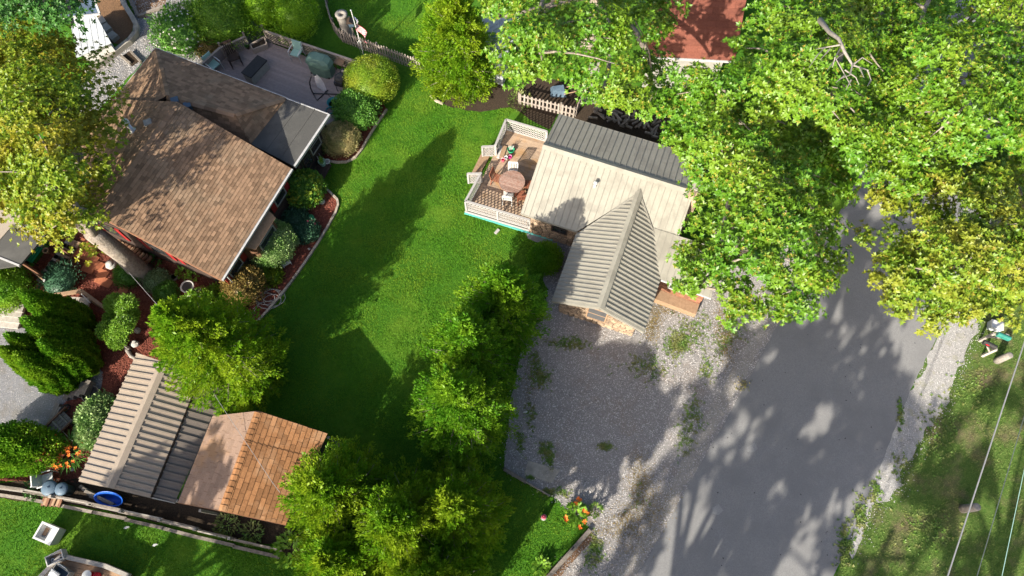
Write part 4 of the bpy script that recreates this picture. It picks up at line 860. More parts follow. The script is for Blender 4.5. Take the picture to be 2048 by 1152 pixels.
q = P(657,329,0); t = thing('white_pot', q, 'small white round pot on the landing by the trough planter', 'pot'); MB().lathe(q, [(.11,0),(.15,.28),(.16,.3),(.12,.3),(.11,.24)], 14).build('pot', 'white_plastic', t, True); MB().lathe(q, [(.12,.25),(.01,.26)], 12).build('soil', 'stone_white', t)
# ---------------------------------------------------------------- white-railed deck of the cottage
dz = .16; rt = 1.02
N_ = P(1012,239,rt); NE = P(1094,263,rt); Wa = P(991,290,rt); Wb = P(962,345,rt); SW = P(931,402,rt); SE = P(1060,440,rt)
wdk = thing('white_rail_deck', P(1000,360,0), 'weathered brown board deck with white lattice railing beside the cottage', 'deck')
dp = [down(q, dz) for q in (N_, NE, cp(.35,-.5,0), cp(.35,-HSP+.3,0), SE, SW)]
boards(wdk, dp, ax, .15, .143, .035, 'brown_board'); MB().slab([q-Z1*.04 for q in dp], dz-.04).build('deck_base', 'dark_brown', wdk)
hgt = rt-dz-.03
for a_, b_ in ((N_, NE), (Wa, N_), (SW, Wb), (SW, SE)): lattice(wdk, a_, b_, hgt, 'lattice_white', dz, .12, .036)
for a_, b_ in ((P(964,291,rt), Wa), (P(935,345,rt), Wb)): lattice(wdk, a_, b_, hgt, 'lattice_white', dz-.1, .10, .03, 'stair_lattice')
MB().beam(down(SW,.06)-pn*.08-ax*.06, down(SE,.06)-pn*.08+ax*.05, .05, .16).build('skirt_board', 'lattice_white', wdk)
MB().beam(down(SW,.02)-pn*.14-ax*.06, down(SE,.02)-pn*.14+ax*1.2, .07, .07).build('base_board', 'teal_paint', wdk)
MB().slab([down(P(966,300,.1),.10), down(P(986,300,.1),.10), down(P(958,352,.1),.10), down(P(940,352,.1),.10)], .1).build('step', 'tan_wood', wdk)
# table and chairs
tq = P(1024,379,dz); tb = thing('round_table', tq, 'round weathered wooden table with peeling red slats on the cottage deck', 'table')
fr = Frame(tq+Z1*.74, ax); cir = [(.60*math.cos(a*6.2832/28), .60*math.sin(a*6.2832/28)) for a in range(28)]
for c, y in strips(cir, .1, .093): MB().slab([fr.to3(v) for v in c], .03).build('table_slat', 'table_wood', tb)
rim = [tq+Z1*.725+Vector((.605*math.cos(a*.2244), .605*math.sin(a*.2244), 0)) for a in range(29)]; MB().tube(rim, .022, 5).build('rim', 'table_wood', tb)
for a in range(4): q = tq+Vector((.36*math.cos(a*1.571+.4), .36*math.sin(a*1.571+.4), 0)); MB().tube([q, q+Z1*.71], .03, 6).build('leg', 'chair_wood', tb)
MB().beam(tq+Vector((-.4,0,.68)), tq+Vector((.4,0,.68)), .06, .06).build('apron', 'chair_wood', tb); MB().beam(tq+Vector((0,-.4,.68)), tq+Vector((0,.4,.68)), .06, .058).build('apron', 'chair_wood', tb)
def slat_chair(loc, rz, m, label, fold=False):
    t = thing('folding_chair' if fold else 'dining_chair', loc, label, 'chair', None, rz)
    for i in range(5): MB().box((0,-.2+i*.1,.44), (.44,.08,.025)).build('seat_slat', m, t, local=True)
    for i in range(6): MB().beam((-.19+i*.076,.24,.50),(-.19+i*.076,.33,.92), .035, .02, (0,1,0)).build('back_slat', m, t, local=True)
    MB().beam((-.23,.33,.93),(.23,.33,.93), .04, .07).build('top_rail', m, t, local=True)
    for sx in (-1,1):
        MB().beam((sx*.22,-.24,0),(sx*.22,-.22,.44), .04, .04, (1,0,0)).build('leg', m, t, local=True); MB().beam((sx*.22,.30,0),(sx*.22,.24,.44), .04, .04, (1,0,0)).build('leg', m, t, local=True); MB().beam((sx*.22,.24,.42),(sx*.22,.33,.92), .04, .04, (1,0,0)).build('back_post', m, t, local=True)
    return t
slat_chair(P(1025,357,dz), -.1, 'white_plastic', 'white slat-back chair on the uphill side of the round table')
slat_chair(P(1016,401,dz), 3.0, 'white_plastic', 'white slat-back chair between the round table and the lattice rail')
slat_chair(P(996,366,dz), 1.2, 'chair_wood', 'reddish wooden chair facing the table with its back to the stairs', True)
slat_chair(P(1042,400,dz), 3.35, 'chair_wood', 'reddish wooden chair beside the white one near the cottage eave', True)
slat_chair(P(1056,378,dz), -1.7, 'chair_wood', 'reddish wooden chair half under the cottage eave', True)
# toys and boards on the deck
t = thing('leaning_boards', P(1005,308,dz), 'tan plank boards lying by the deck stairs', 'boards'); MB().beam(P(1010,292,dz+.05), P(1003,314,dz+.05), .22, .05).build('board', 'tan_wood', t); MB().beam(P(1003,292,dz+.03), P(996,316,dz+.03), .14, .05).build('board', 'window_white', t)
q = P(1022,303,dz); t = thing('green_basket', q, 'round green tub of gardening bits on the cottage deck', 'tub'); MB().lathe(q, [(.13,0),(.18,.2),(.165,.2),(.12,.03)], 12).build('tub_body', 'green_plastic', t, True)
for i in range(4): MB().tube([q+Vector((-.06+.04*i,.03*i,.05)), q+Vector((-.1+.08*i,.08,.38))], .015, 5).build('tool_handle', 'white_plastic', t)
for i, (x, y, m_, lb) in enumerate(((1020,316,'pink_plastic','pink toy bucket beside the green tub on the deck'),(1012,318,'white_plastic','white toy pail among the bits on the deck'),(1006,322,'flower_pink','rose-coloured toy cup on the deck boards'))):
    q = P(x,y,dz); t = thing('toy_bucket', q, lb, 'toy'); MB().lathe(q, [(.07,0),(.10,.17),(.09,.17),(.06,.02)], 10).build('bucket_body', m_, t, True); MB().tube([q+Vector((-.1,0,.17)), q+Vector((0,.03,.25)), q+Vector((.1,0,.17))], .008, 4).build('handle', 'white_plastic', t)
# ---------------------------------------------------------------- picket fences
pm = MB(); pm.add([(-.043,-.01,.02),(.043,-.01,.02),(.043,-.01,.92),(0,-.01,1.0),(-.043,-.01,.92),(-.043,.01,.02),(.043,.01,.02),(.043,.01,.92),(0,.01,1.0),(-.043,.01,.92)], [(0,1,2,3,4),(9,8,7,6,5),(0,5,6,1),(1,6,7,2),(2,7,8,3),(3,8,9,4),(4,9,5,0)]); PICK = pm.mesh('picket', 'picket_wood')
def picket_fence(pts, step, label, h=1.0):
    v = Q(pts); t = thing('picket_fence', v[0], label, 'fence')
    for a_, b_ in zip(v, v[1:]):
        d = b_-a_; L_ = d.length; u = d.normalized(); rz = math.atan2(d.y, d.x); n = u.cross(Z1)
        for z in (.25*h,.72*h): MB().beam(a_+Z1*z+n*-.03, b_+Z1*z+n*-.03, .04, .08).build('rail', 'picket_wood', t)
        k = int(L_/step)
        for i in range(k):
            o = link('picket', PICK, t); o.location = a_+u*(i+.5)*step; o.rotation_euler = (random.uniform(-.03,.03), random.uniform(-.02,.02), rz); o.scale = (1,1,h)
        for i in range(int(L_/2.2)+1): p = a_+u*min(L_, i*2.2); MB().box(p-n*.09+Z1*h*.45, (.09,.09,h*.9), rz).build('post', 'grey_wood', t)
    return t
picket_fence([(652,6),(668,62),(684,84),(848,146)], .155, 'pale wooden picket fence running from the flagpole to the tall cedar')
picket_fence([(1037,208),(1150,236)], .20, 'short weathered picket fence between the white shed and the cottage', .9)
picket_fence([(1150,236),(1172,190)], .20, 'short run of pickets by the garden path beside the cottage', .9)
# flag
q = P(731,122,0); fl = thing('flagpole', q, 'white flagpole flying a striped red, white and blue flag at the fence', 'flag')
# pole seen from base (731,122) to top (697,24)
def height_for(base, top):
    z = min(range(10, 900), key=lambda k: (P(top[0], top[1], k*.01)-down(base, k*.01)).length)*.01; return z
zt = height_for(q, (697,24)); MB().tube([q-Z1*.05, q+Z1*zt], [.03,.02], 8).build('pole', 'white_plastic', fl); MB().lathe(q+Z1*zt, [(.0,-.0),(.05,.04),(.05,.07),(.0,.11)], 8).build('finial', 'steel', fl, True)
fo = MB(); U = 13; Hh, Ww = 1.0, 1.55
def fpos(i, j):   # i down stripes 0..13, j along 0..10; hanging in folds
    s_ = j/10; return q+Z1*(zt-.25-Hh*.62*i/13-s_*1.15) + Vector((.05+s_*.40+.10*math.sin(s_*9+i*.25), -.05-.12*i/13*1.4-.05*math.sin(s_*8+i*.2), 0))
for i in range(13):
    j0 = 4 if i < 7 else 0; mb = MB(); vs = [fpos(i+a, j) for j in range(j0, 11) for a in (0,1)]; mb.add(vs, [(2*k, 2*k+1, 2*k+3, 2*k+2) for k in range(10-j0)]); mb.build('stripe', 'flag_red' if i % 2 == 0 else 'flag_white', fl)
mb = MB(); vs = [fpos(i, j) for j in range(5) for i in range(8)]; mb.add(vs, [(j*8+i, j*8+i+1, (j+1)*8+i+1, (j+1)*8+i) for j in range(4) for i in range(7)]); can = mb.build('canton', 'flag_blue', fl)
stm = MB(); 
for a in range(5):
    for b in range(4):
        c_ = fpos(.7+a*1.35, .5+b*.9); stm.box(c_+Vector((0,-.012,0)), (.035,.02,.035), .3, .6)
stm.build('stars', 'flag_white', can)
q = P(727,124,0); t = thing('shepherd_hook', q, 'thin white garden hook stake next to the flagpole', 'stake'); MB().tube([q, q+Z1*1.5, q+Vector((.1,0,1.62)), q+Vector((.18,0,1.5))], .018, 6).build('stake', 'white_plastic', t)
# hollow log stump standing upright
q = P(697,76,0); t = thing('hollow_log', q, 'hollow grey log stump standing behind the picket fence', 'stump'); MB().lathe(q, [(.34,0),(.27,.4),(.26,1.3),(.29,1.7),(.33,1.75),(.13,1.75),(.11,1.3)], 12).build('trunk', 'grey_bark', t, True)
for a in (0.5, 2.3): q2 = q+Vector((math.cos(a)*.2, math.sin(a)*.2, .3)); MB().tube([q2, q2+Vector((math.cos(a)*.14, math.sin(a)*.14, 1.1))], [.07,.05], 6).build('branch_stub', 'grey_bark', t)
q = P(712,84,0); t = thing('dark_birdhouse', q, 'dark birdhouse on a post partly behind the flag', 'birdhouse'); MB().box(q+Z1*.6, (.08,.08,1.2)).build('post', 'grey_wood', t); MB().box(q+Z1*1.35, (.24,.24,.3), .4).build('box', 'bluegrey_plastic', t); MB().add([q+Vector((-.18,-.18,1.5)), q+Vector((.18,-.18,1.5)), q+Vector((.18,.18,1.5)), q+Vector((-.18,.18,1.5)), q+Vector((0,-.18,1.68)), q+Vector((0,.18,1.68))], [(0,4,5,3),(1,2,5,4),(0,1,4),(2,3,5),(0,3,2,1)]).build('roof', 'dark_brown', t)
# ---------------------------------------------------------------- left yard
pt = thing('brick_patio', P(180,520,0), 'stepped red brick and tan board patio between porch and maple', 'patio')
PV = [((108,532),(128,508)),((128,508),(146,486)),((92,556),(110,534)),((146,486),(160,470))]
def paver(px, py, wd, ln, ang, m, z=.06, nm='paver'): MB().box(P(px,py,z/2), (wd,ln,z), ang).build(nm, m, pt)
bang = math.atan2(*(P(148,492)-P(100,560)).to_tuple()[1::-1])
for i in range(7):
    for j in range(3):
        p0 = P(98,560).lerp(P(150,490), i/6.2)+Vector((math.cos(bang-1.571), math.sin(bang-1.571), 0))*(j*.26-.35); MB().box(down(p0,.05+.012*j), (.50,.24,.10), bang).build('step_board', 'tan_wood' if j else 'pale_wood', pt)
for x, y, s_ in ((168,488,.55),(156,506,.6),(172,512,.5),(186,518,.5),(196,532,.55),(178,536,.6),(206,548,.5),(214,566,.5),(200,560,.45),(184,498,.4),(232,590,.4),(246,582,.42),(80,575,.5),(64,590,.5),(90,590,.45),(72,606,.45)):
    paver(x, y, s_*.8, s_, bang+random.uniform(-.1,.1), 'paver', .05+random.uniform(0,.02))
# cluttered green bench under the porch edge
q = P(82,510,0); t = thing('green_bench', q, 'green garden bench cluttered with pots under the porch edge', 'bench', None, bang)
for i in range(4): MB().box((0,-.18+i*.12,.42), (1.1,.1,.03)).build('seat_slat', 'green_plastic', t, local=True)
for i in range(3): MB().box((0,.28,.52+i*.13), (1.1,.03,.1)).build('back_slat', 'green_plastic', t, local=True)
for sx in (-.5,.5): MB().beam((sx,-.2,0),(sx,-.2,.42), .05,.05,(1,0,0)).build('leg','dark_brown',t,local=True); MB().beam((sx,.26,0),(sx,.28,.86), .05,.05,(1,0,0)).build('leg','dark_brown',t,local=True)
for x, y, m_, lb in ((86,492,'white_plastic','white pot on the green bench'),(97,505,'tan_wood','tan clay pot at the end of the green bench')):
    q = P(x,y,.43); t = thing('flower_pot', q, lb, 'pot'); MB().lathe(q, [(.09,0),(.14,.22),(.15,.24),(.11,.24),(.10,.18)], 12).build('pot', m_, t, True); MB().lathe(q, [(.11,.18),(.01,.2)], 10).build('soil', 'dark_soil', t)
q = P(86,555,0); t = thing('wall_pipe_rail', q, 'thin pipe handrail with a white post end beside the patio boards', 'railing'); MB().tube([P(44,526,.9), P(70,547,.9), P(87,560,.9)], .03, 6).build('rail', 'tan_wood', t); MB().tube([P(90,568,0), P(88,560,.92)], .045, 8).build('post', 'white_plastic', t); MB().tube([P(47,532,0), P(44,526,.92)], .035, 6).build('post', 'brown_wood', t)
# timber gate with grey steps
t = thing('timber_stair', P(165,610,0), 'timber-railed stair with grey treads beside the arborvitae', 'stair')
MB().beam(P(100,592,.9), P(164,582,.9), .16, .10).build('rail', 'tan_wood', t); MB().beam(P(164,582,.905), P(213,618,.905), .14, .10).build('rail', 'tan_wood', t)
for x, y in ((102,592),(164,583),(181,600),(210,616)): q = P(x,y,.85); MB().beam(down(q,-.02), down(q,.86), .1, .1, (1,0,0)).build('post', 'tan_wood', t)
for i in range(5): MB().beam(P(136,598+i*6,.36-i*.06), P(178,600+i*6,.36-i*.06), .20, .06).build('tread', 'pale_wood', t)
MB().beam(P(163,588,.55), P(181,606,.55), .05, .05).build('brace', 'window_white', t)
t = thing('plank_steps', P(25,632,0), 'three wide pale plank steps leading down to the side drive', 'stair')
for i in range(4): MB().beam(P(-20-4*i,609+i*11,.42-i*.1), P(49-3*i,616+i*11,.42-i*.1), .42, .12).build('tread', 'pale_wood', t); 
for i in range(4): MB().beam(P(-20-4*i,609+i*11,.18-i*.045), P(49-3*i,616+i*11,.18-i*.045), .38, max(.06,.35-i*.09)).build('riser', 'grey_wood', t)
t = thing('sleeper_steps', P(150,792,0), 'dark railway-sleeper steps beside the round manhole lid', 'stair')
for i in range(4): MB().beam(P(131+i*13,800-i*3,.08+.05*i), P(147+i*12,772-i*3,.08+.05*i), .22, .18+.1*i).build('sleeper', 'grey_wood', t)
MB().beam(P(97,858,.1), P(118,808,.1), .2, .24).build('sleeper', 'grey_wood', t); MB().beam(P(104,864,.12), P(124,815,.12), .14, .26).build('sleeper', 'grey_wood', t)
q = P(185,790,0); t = thing('fire_pit_lid', q, 'round black lidded pit with pale rim in the red mulch', 'fire pit'); MB().lathe(q, [(.36,0),(.36,.16),(.32,.18),(.31,.12),(.01,.12)], 18).build('pit_ring', 'black_metal', t); MB().lathe(q, [(.37,.10),(.38,.19),(.34,.2),(.345,.1)], 18).build('rim', 'grey_wood', t)
# wooden cart
q = P(124,855,0); ca = math.atan2(*(P(148,830)-P(104,872)).to_tuple()[1::-1]); t = thing('wooden_cart', q, 'old wooden garden cart with iron wheel lying by the side drive', 'cart', None, ca)
for i in range(4): MB().box((0,-.24+i*.16,.30), (1.1,.14,.04)).build('floor_plank', 'grey_wood', t, local=True)
for sy in (-1,1): MB().beam((-.75,sy*.34,.36),(.75,sy*.34,.40), .07,.09).build('handle', 'brown_wood', t, local=True)
for sx in (-.4,0,.35): MB().box((sx,0,.35), (.07,.66,.07)).build('crossbar', 'grey_wood', t, local=True)
for sx, sy in ((.62,-.4),(.62,.4)): 
    ring = [(sx+.24*math.cos(a*.524), sy, .25+.24*math.sin(a*.524)) for a in range(13)]; wh = MB().tube(ring, .035, 6).build('wheel', 'black_metal', t, local=True); MB().beam((sx-.22,sy,.25),(sx+.22,sy,.25),.03,.03).build('spoke','black_metal',wh,local=True); MB().beam((sx,sy,.03),(sx,sy,.47),.03,.03,(1,0,0)).build('spoke','black_metal',wh,local=True)
# plastic chair, lids, blue pool, firewood
q = P(106,962,0); t = armchair('plastic_chair', q, 1.9, 'white_plastic', 'white_plastic', 'white plastic armchair by the round blue-grey bin lids')
for x, y, r_, lb in ((117,979,.30,'larger round blue-grey bin with domed lid'),(141,981,.25,'smaller blue-grey bin with handled lid')):
    q = P(x,y,0); t = thing('lidded_bin', q, lb+' behind the plank fence', 'bin'); MB().lathe(q, [(r_*.8,0),(r_*.95,.6),(r_,.62)], 16).build('bin_body', 'bluegrey_plastic', t, True); li = MB().lathe(q, [(r_*1.06,.60),(r_*1.06,.65),(r_*.8,.70),(.01,.73)], 18).build('lid', 'bluegrey_plastic', t, True); MB().tube([q+Vector((-.08,0,.70)), q+Vector((0,0,.77)), q+Vector((.08,0,.70))], .018, 5).build('handle', 'bluegrey_plastic', li)
q = P(228,1000,0); t = thing('blue_tub', q, 'bright blue plastic tub half under the carport edge', 'tub', None, -.2); mb = MB(); n = 20; vs = []
for rx, ry, z in ((.5,.2,.02),(.58,.26,.42),(.62,.30,.44),(.55,.23,.40),(.46,.16,.05)): vs += [(rx*math.cos(a*6.2832/n), ry*math.sin(a*6.2832/n), z) for a in range(n)]
mb.add(vs, [(i*n+j, i*n+(j+1)%n, (i+1)*n+(j+1)%n, (i+1)*n+j) for i in range(4) for j in range(n)]+[tuple(range(n-1,-1,-1)), tuple(range(4*n,5*n))]); mb.build('tub_body', 'blue_plastic', t, True, True); MB().box((0,-.27,.44),(.2,.06,.03)).build('handle','blue_plastic',t,local=True)
t = thing('stacked_lumber', P(190,1000,0), 'grey lumber stacked under the carport end', 'lumber')
for i in range(5): MB().beam(P(160+i*5,972+i*5,.12+.1*(i%3)), P(215+i*6,1003+i*3,.12+.1*(i%3)), .12, .08).build('plank', 'grey_wood', t)
t = thing('firewood_bundle', P(98,1003,0), 'small heap of split firewood against the plank fence', 'firewood')
for i in range(9): MB().beam(P(84+i*4.2,1012-(i%2)*2+i*.3,.06+.05*(i%3)), P(90+i*4.2,995+i*.4,.10+.05*(i%3)), .10, .08).build('log', 'tan_wood' if i%2 else 'brown_wood', t)
# plank fence
fpx = [(-30,971),(60,984),(120,996),(190,1010),(255,1025),(330,1042),(400,1060),(470,1078),(560,1100)]
pf_ = thing('plank_fence', P(200,1012,0), 'sagging grey plank fence along the bottom lawn', 'fence')
fv = Q(fpx)
for i in range(len(fv)-1):
    a_, b_ = fv[i], fv[i+1]
    for j, z in enumerate((.12,.30,.47)):
        if i > 5 and j > 1: continue
        MB().beam(a_+Z1*(z+random.uniform(-.05,.05))+Vector((random.uniform(-.03,.03), (j-1)*.05,0)), b_+Z1*(z+random.uniform(-.05,.05))+Vector((.12,(j-1)*.05,0)), .06, .15).build('fence_plank', 'grey_wood' if (i+j)%3 else 'pale_wood', pf_)
    MB().beam(a_-Z1*.02, a_+Z1*random.uniform(.55,.72), .11, .11, (1,0,0)).build('post', 'pale_wood', pf_)
    MB().beam(a_+Vector((0,-.28,.06)), b_+Vector((.05,-.28+random.uniform(-.05,.05),.06)), .13, .12).build('ground_log', 'grey_wood', pf_)
# white laundry tub
q = P(110,1068,0); t = thing('laundry_tub', q, 'white plastic laundry tub standing on the bottom lawn', 'tub', None, -.35); mb = MB()
o_ = [(-.4,-.34),(.4,-.34),(.4,.34),(-.4,.34)]; i_ = [(-.33,-.27),(.12,-.27),(.12,.27),(-.33,.27)]; bt = [(-.26,-.2),(.06,-.2),(.06,.2),(-.26,.2)]
vs = [(x*.86,y*.86,0) for x,y in o_]+[(x,y,.6) for x,y in o_]+[(x,y,.6) for x,y in i_]+[(x,y,.30) for x,y in bt]
mb.add(vs, [(3,2,1,0)]+[(i,(i+1)%4,4+(i+1)%4,4+i) for i in range(4)]+[(4+i,4+(i+1)%4,8+(i+1)%4,8+i) for i in range(4)]+[(8+i,8+(i+1)%4,12+(i+1)%4,12+i) for i in range(4)]+[(12,13,14,15)]); mb.build('tub_body', 'white_plastic', t, local=True); MB().box((-.2,0,.33),(.16,.3,.05)).build('drain_board','tan_wood',t,local=True)
# corner deck at the bottom with bins
dk2 = thing('corner_platform', P(150,1140,0), 'tan wooden platform with rail at the bottom of the plank-fenced lawn', 'deck')
dpl = Q([(70,1170),(128,1112),(215,1132),(262,1152),(250,1180),(100,1200)], .45); boards(dk2, dpl, dpl[2]-dpl[1], .16, .152, .04, 'tan_wood', 'deck_board'); MB().slab([q-Z1*.045 for q in inset(dpl, .04)], .405).build('deck_base', 'brown_wood', dk2)
for a_, b_ in ((dpl[1], dpl[2]), (dpl[1], dpl[0]), (dpl[2], dpl[3])): MB().beam(a_+Z1*.12, b_+Z1*.12, .16, .20).build('rail', 'pale_wood', dk2)
def tray_box(nm, px, py, z, dims, rz, outer, inner, label, hgt=.35):
    q = P(px,py,z); t = thing(nm, q, label, 'bin', None, rz); a, b = dims; w_ = .035; mb = MB()
    for s_ in (-1,1): mb.box((s_*a/2,0,hgt/2),(w_,b+w_,hgt)); mb.box((0,s_*b/2,hgt/2),(a-w_,w_,hgt))
    mb.build('bin_wall', outer, t, local=True); MB().box((0,0,.05),(a-w_,b-w_,.06)).build('bin_floor', inner, t, local=True); return t
t = tray_box('open_bin', 119,1116,.45,(.62,.36),.5,'window_white','tan_wood','open white-rimmed bin with two cups on the platform corner')
for x_ in (-.15,.15): MB().lathe((x_,0,.08), [(.06,0),(.07,.12),(.055,.12),(.05,.02)], 10).build('cup', 'white_plastic', t, local=True)
t = tray_box('grey_cooler', 128,1148,.45,(.66,.46),-.5,'grey_box','bluegrey_plastic','grey cooler with pale blue open lid on the platform'); MB().box((-.1,-.1,.40),(.42,.34,.05), rx=.35).build('lid','white_metal',t,local=True); MB().tube([(-.2,.26,.35),(-.2,.34,.55),(.2,.34,.55),(.2,.26,.35)], .02, 6).build('handle','white_plastic',t,local=True)
q = P(184,1150,.45); t = thing('red_bucket', q, 'red bucket with white lid on the tan platform', 'bucket'); MB().lathe(q, [(.13,0),(.16,.36),(.165,.36)], 16).build('bucket_body','red_plastic',t,True); MB().lathe(q, [(.175,.35),(.175,.39),(.01,.40)], 18).build('lid','white_plastic',t)
q = P(196,1152,.45); t = thing('red_jug', q, 'low red jug beside the white-lidded bucket', 'jug'); MB().lathe(q, [(.14,0),(.15,.2),(.06,.26),(.05,.32)], 14).build('jug_body','red_plastic',t,True); MB().tube([q+Vector((.05,0,.3)), q+Vector((.16,0,.28)), q+Vector((.14,0,.14))], .018, 5).build('handle','red_plastic',t)
# garden ornaments in the beds
def orn(nm, px, py, prof, m, label, cat='ornament', n=14, z=0):
    q = P(px,py,z); t = thing(nm, q, label, cat); MB().lathe(q, prof[:-1], n).build('base', m, t, True); MB().lathe(q, prof[-2:]+[(.005, prof[-1][1]+.01)], n).build('top', m, t, True); return t
q = P(388,585,0); t = thing('bird_bath', q, 'pale stone bird bath in the mulch beside the gable wall', 'bird bath'); MB().lathe(q, [(.19,0),(.16,.06),(.07,.12),(.06,.55),(.12,.62)], 14).build('pedestal','stone_white',t,True); MB().lathe(q, [(.10,.60),(.28,.66),(.31,.74),(.27,.74),(.2,.69),(.01,.68)], 18).build('basin','stone_white',t,True); MB().lathe(q, [(.265,.72),(.01,.722)], 16).build('water','black_plastic',t)
orn('stone_ring', 350,556, [(.16,0),(.18,.1),(.13,.14),(.10,.10)], 'concrete', 'small round stone bowl in mulch under the gable wall')
orn('white_globe', 141,573, [(.09,0),(.19,.12),(.2,.18),(.12,.26),(.03,.29)], 'stone_white', 'round white ornament in the mulch beside the timber rail')
orn('pale_boulder', 224,530, [(.24,0),(.27,.1),(.2,.2),(.06,.25)], 'stone_white', 'pale boulder at the foot of the maple trunk', 'stone', 8)
orn('silver_globe', 318,545, [(.06,0),(.12,.1),(.12,.16),(.02,.24)], 'steel', 'silver gazing ball beyond the sage shrub')
orn('green_globe', 622,440, [(.10,0),(.20,.08),(.21,.2),(.14,.32),(.02,.37)], 'green_plastic', 'large green glass globe in the mulch bed by the bay window')
orn('small_green_globe', 596,482, [(.06,0),(.11,.06),(.1,.14),(.02,.2)], 'mint_plastic', 'small mint globe next to the variegated round shrub')
orn('white_stone', 645,405, [(.13,0),(.15,.07),(.09,.14),(.03,.16)], 'stone_white', 'white stone near the bend of the bed edging', 'stone', 8)
orn('stake_cap', 619,499, [(.05,0),(.07,.05),(.05,.1),(.02,.12)], 'stone_white', 'tiny white stake cap near the bed edging', 'ornament', 8)
q = P(609,424,0); t = thing('watering_can', q, 'dark blue watering can with looped handle in the mulch', 'watering can'); MB().lathe(q,[(.12,0),(.12,.22),(.09,.26),(.03,.27)],12).build('can_body','bluegrey_plastic',t,True); MB().tube([q+Vector((-.1,0,.25)), q+Vector((-.25,.05,.35)), q+Vector((-.34,.05,.2)), q+Vector((-.12,0,.06))], .014, 5).build('handle','tan_wood',t); MB().tube([q+Vector((.1,0,.08)), q+Vector((.3,-.02,.3))], .02, 6).build('spout','bluegrey_plastic',t)
q = P(575,530,0); t = thing('white_bench', q, 'miniature white garden bench in the mulch bed', 'ornament', None, .6)
for i in range(3): MB().box((0,-.06+i*.06,.16),(.42,.045,.02)).build('seat_slat','white_plastic',t,local=True)
for sx in (-.18,.18): MB().beam((sx,-.08,0),(sx,-.08,.16),.025,.025,(1,0,0)).build('leg','white_plastic',t,local=True); MB().beam((sx,.08,0),(sx,.1,.34),.025,.025,(1,0,0)).build('leg','white_plastic',t,local=True)
MB().beam((-.2,.1,.32),(.2,.1,.32),.02,.05).build('back_rail','white_plastic',t,local=True)
hp_ = []; 
for i in range(70):
    a = i*.42; r_ = .42+.22*math.sin(i*.31); c_ = P(540,597,.03+.0009*i); hp_.append(c_+Vector((math.cos(a)*r_*1.1, math.sin(a)*r_*.8, 0)))
hp_ = [P(506,618,.03), P(520,606,.03)]+hp_+[P(510,620,.09), P(490,640,.05), P(462,632,.04)]
t = MB().tube(hp_, .016, 5); tag(t.build('garden_hose', 'lattice_white'), 'loosely coiled pale garden hose on the red mulch bed', 'hose')
q = P(478,634,0); t = thing('rake_bundle', q, 'pale wire plant supports lying in the mulch', 'garden tool')
for i in range(5): MB().tube([P(464+i*3,640-i*4,.04), P(486+i*3,618+i*3,.18)], .012, 4).build('wire', 'window_white', t)
q = P(272,690,0); t = thing('swan_statue', q, 'white swan planter statue in the dark mulch by the small tree', 'statue'); MB().tube([q+Vector((-.2,0,.1)), q+Vector((0,0,.16)), q+Vector((.2,.0,.14))], [.06,.17,.09], 10).build('body','stone_white',t,True); MB().tube([q+Vector((.16,0,.18)), q+Vector((.26,0,.36)), q+Vector((.2,0,.5)), q+Vector((.1,0,.5))], [.05,.04,.035,.045], 8).build('neck','stone_white',t,True)
q = P(276,664,0); orn('bluish_stone', 276,662, [(.14,0),(.15,.08),(.08,.15),(.02,.17)], 'concrete', 'bluish stone beside the swan statue', 'stone', 8)
t = thing('garden_log', P(262,700,0), 'mossy bent log edging below the small pale tree', 'log'); MB().tube([P(248,682,.1), P(254,700,.1), P(262,712,.1), P(274,718,.1)], [.08,.09,.09,.07], 7).build('log_body','grey_bark',t,True); MB().tube([P(254,700,.1), P(258,697,.24)], [.03,.015], 5).build('twig','grey_bark',t)
t = MB(); t.tube([P(163,893,.05), P(140,878,.05), P(125,862,.05), P(118,850,.05)], .018, 5); tag(t.build('white_hose', 'window_white'), 'short white hose curving from the cart to the lilies', 'hose')
orn('white_sprinkler', 144,910, [(.08,0),(.09,.05),(.06,.12),(.03,.14)], 'white_plastic', 'white sprinkler head beside the orange lilies')
orn('grey_cobble', 146,938, [(.1,0),(.11,.06),(.06,.11),(.02,.12)], 'stone_white', 'grey cobble on the mulch near the carport corner', 'stone', 8)
# firewood crib at the gable wall
t = thing('log_rack', P(285,520,0), 'rack of stacked firewood and shelves against the gable wall', 'firewood')
for i in range(10):
    for j in range(3): q = P(240+i*7,478+i*3.6+2*j,.15+j*.2); MB().tube([q, q+Vector((-.22,-.30,0))], .085, 7).build('log', 'brown_wood' if (i+j)%3 else 'tan_wood', t)
# bed edging
def edging(pts, label, ln=.16):
    v = Q(pts); t = thing('bed_edging', v[0], label, 'edging'); bm_ = MB().box((0,0,.05),(ln*.93,.10,.12)); me = bm_.mesh('edging_block','edging'); acc = 0
    for a_, b_ in zip(v, v[1:]):
        L_ = (b_-a_).length; rz = math.atan2((b_-a_).y,(b_-a_).x); k = max(1, round(L_/ln))
        for i in range(k): o = link('edging_block', me, t); o.location = a_.lerp(b_,(i+.5)/k)+Z1*random.uniform(-.01,.01); o.rotation_euler = (0,0,rz+random.uniform(-.06,.06))
edging([(634,362),(650,376),(664,389),(675,400),(677,410),(672,425),(655,456),(636,487),(618,515),(600,541),(582,566),(562,592),(538,620),(508,652)], 'tan block edging of the long mulch bed along the brown house')
edging([(650,322),(675,326),(695,325),(712,315),(724,300),(736,278),(752,252),(774,220)], 'tan block edging of the short mulch bed by the pink deck')
edging([(862,193),(872,203),(886,209)], 'curved block edging under the tall cedar')
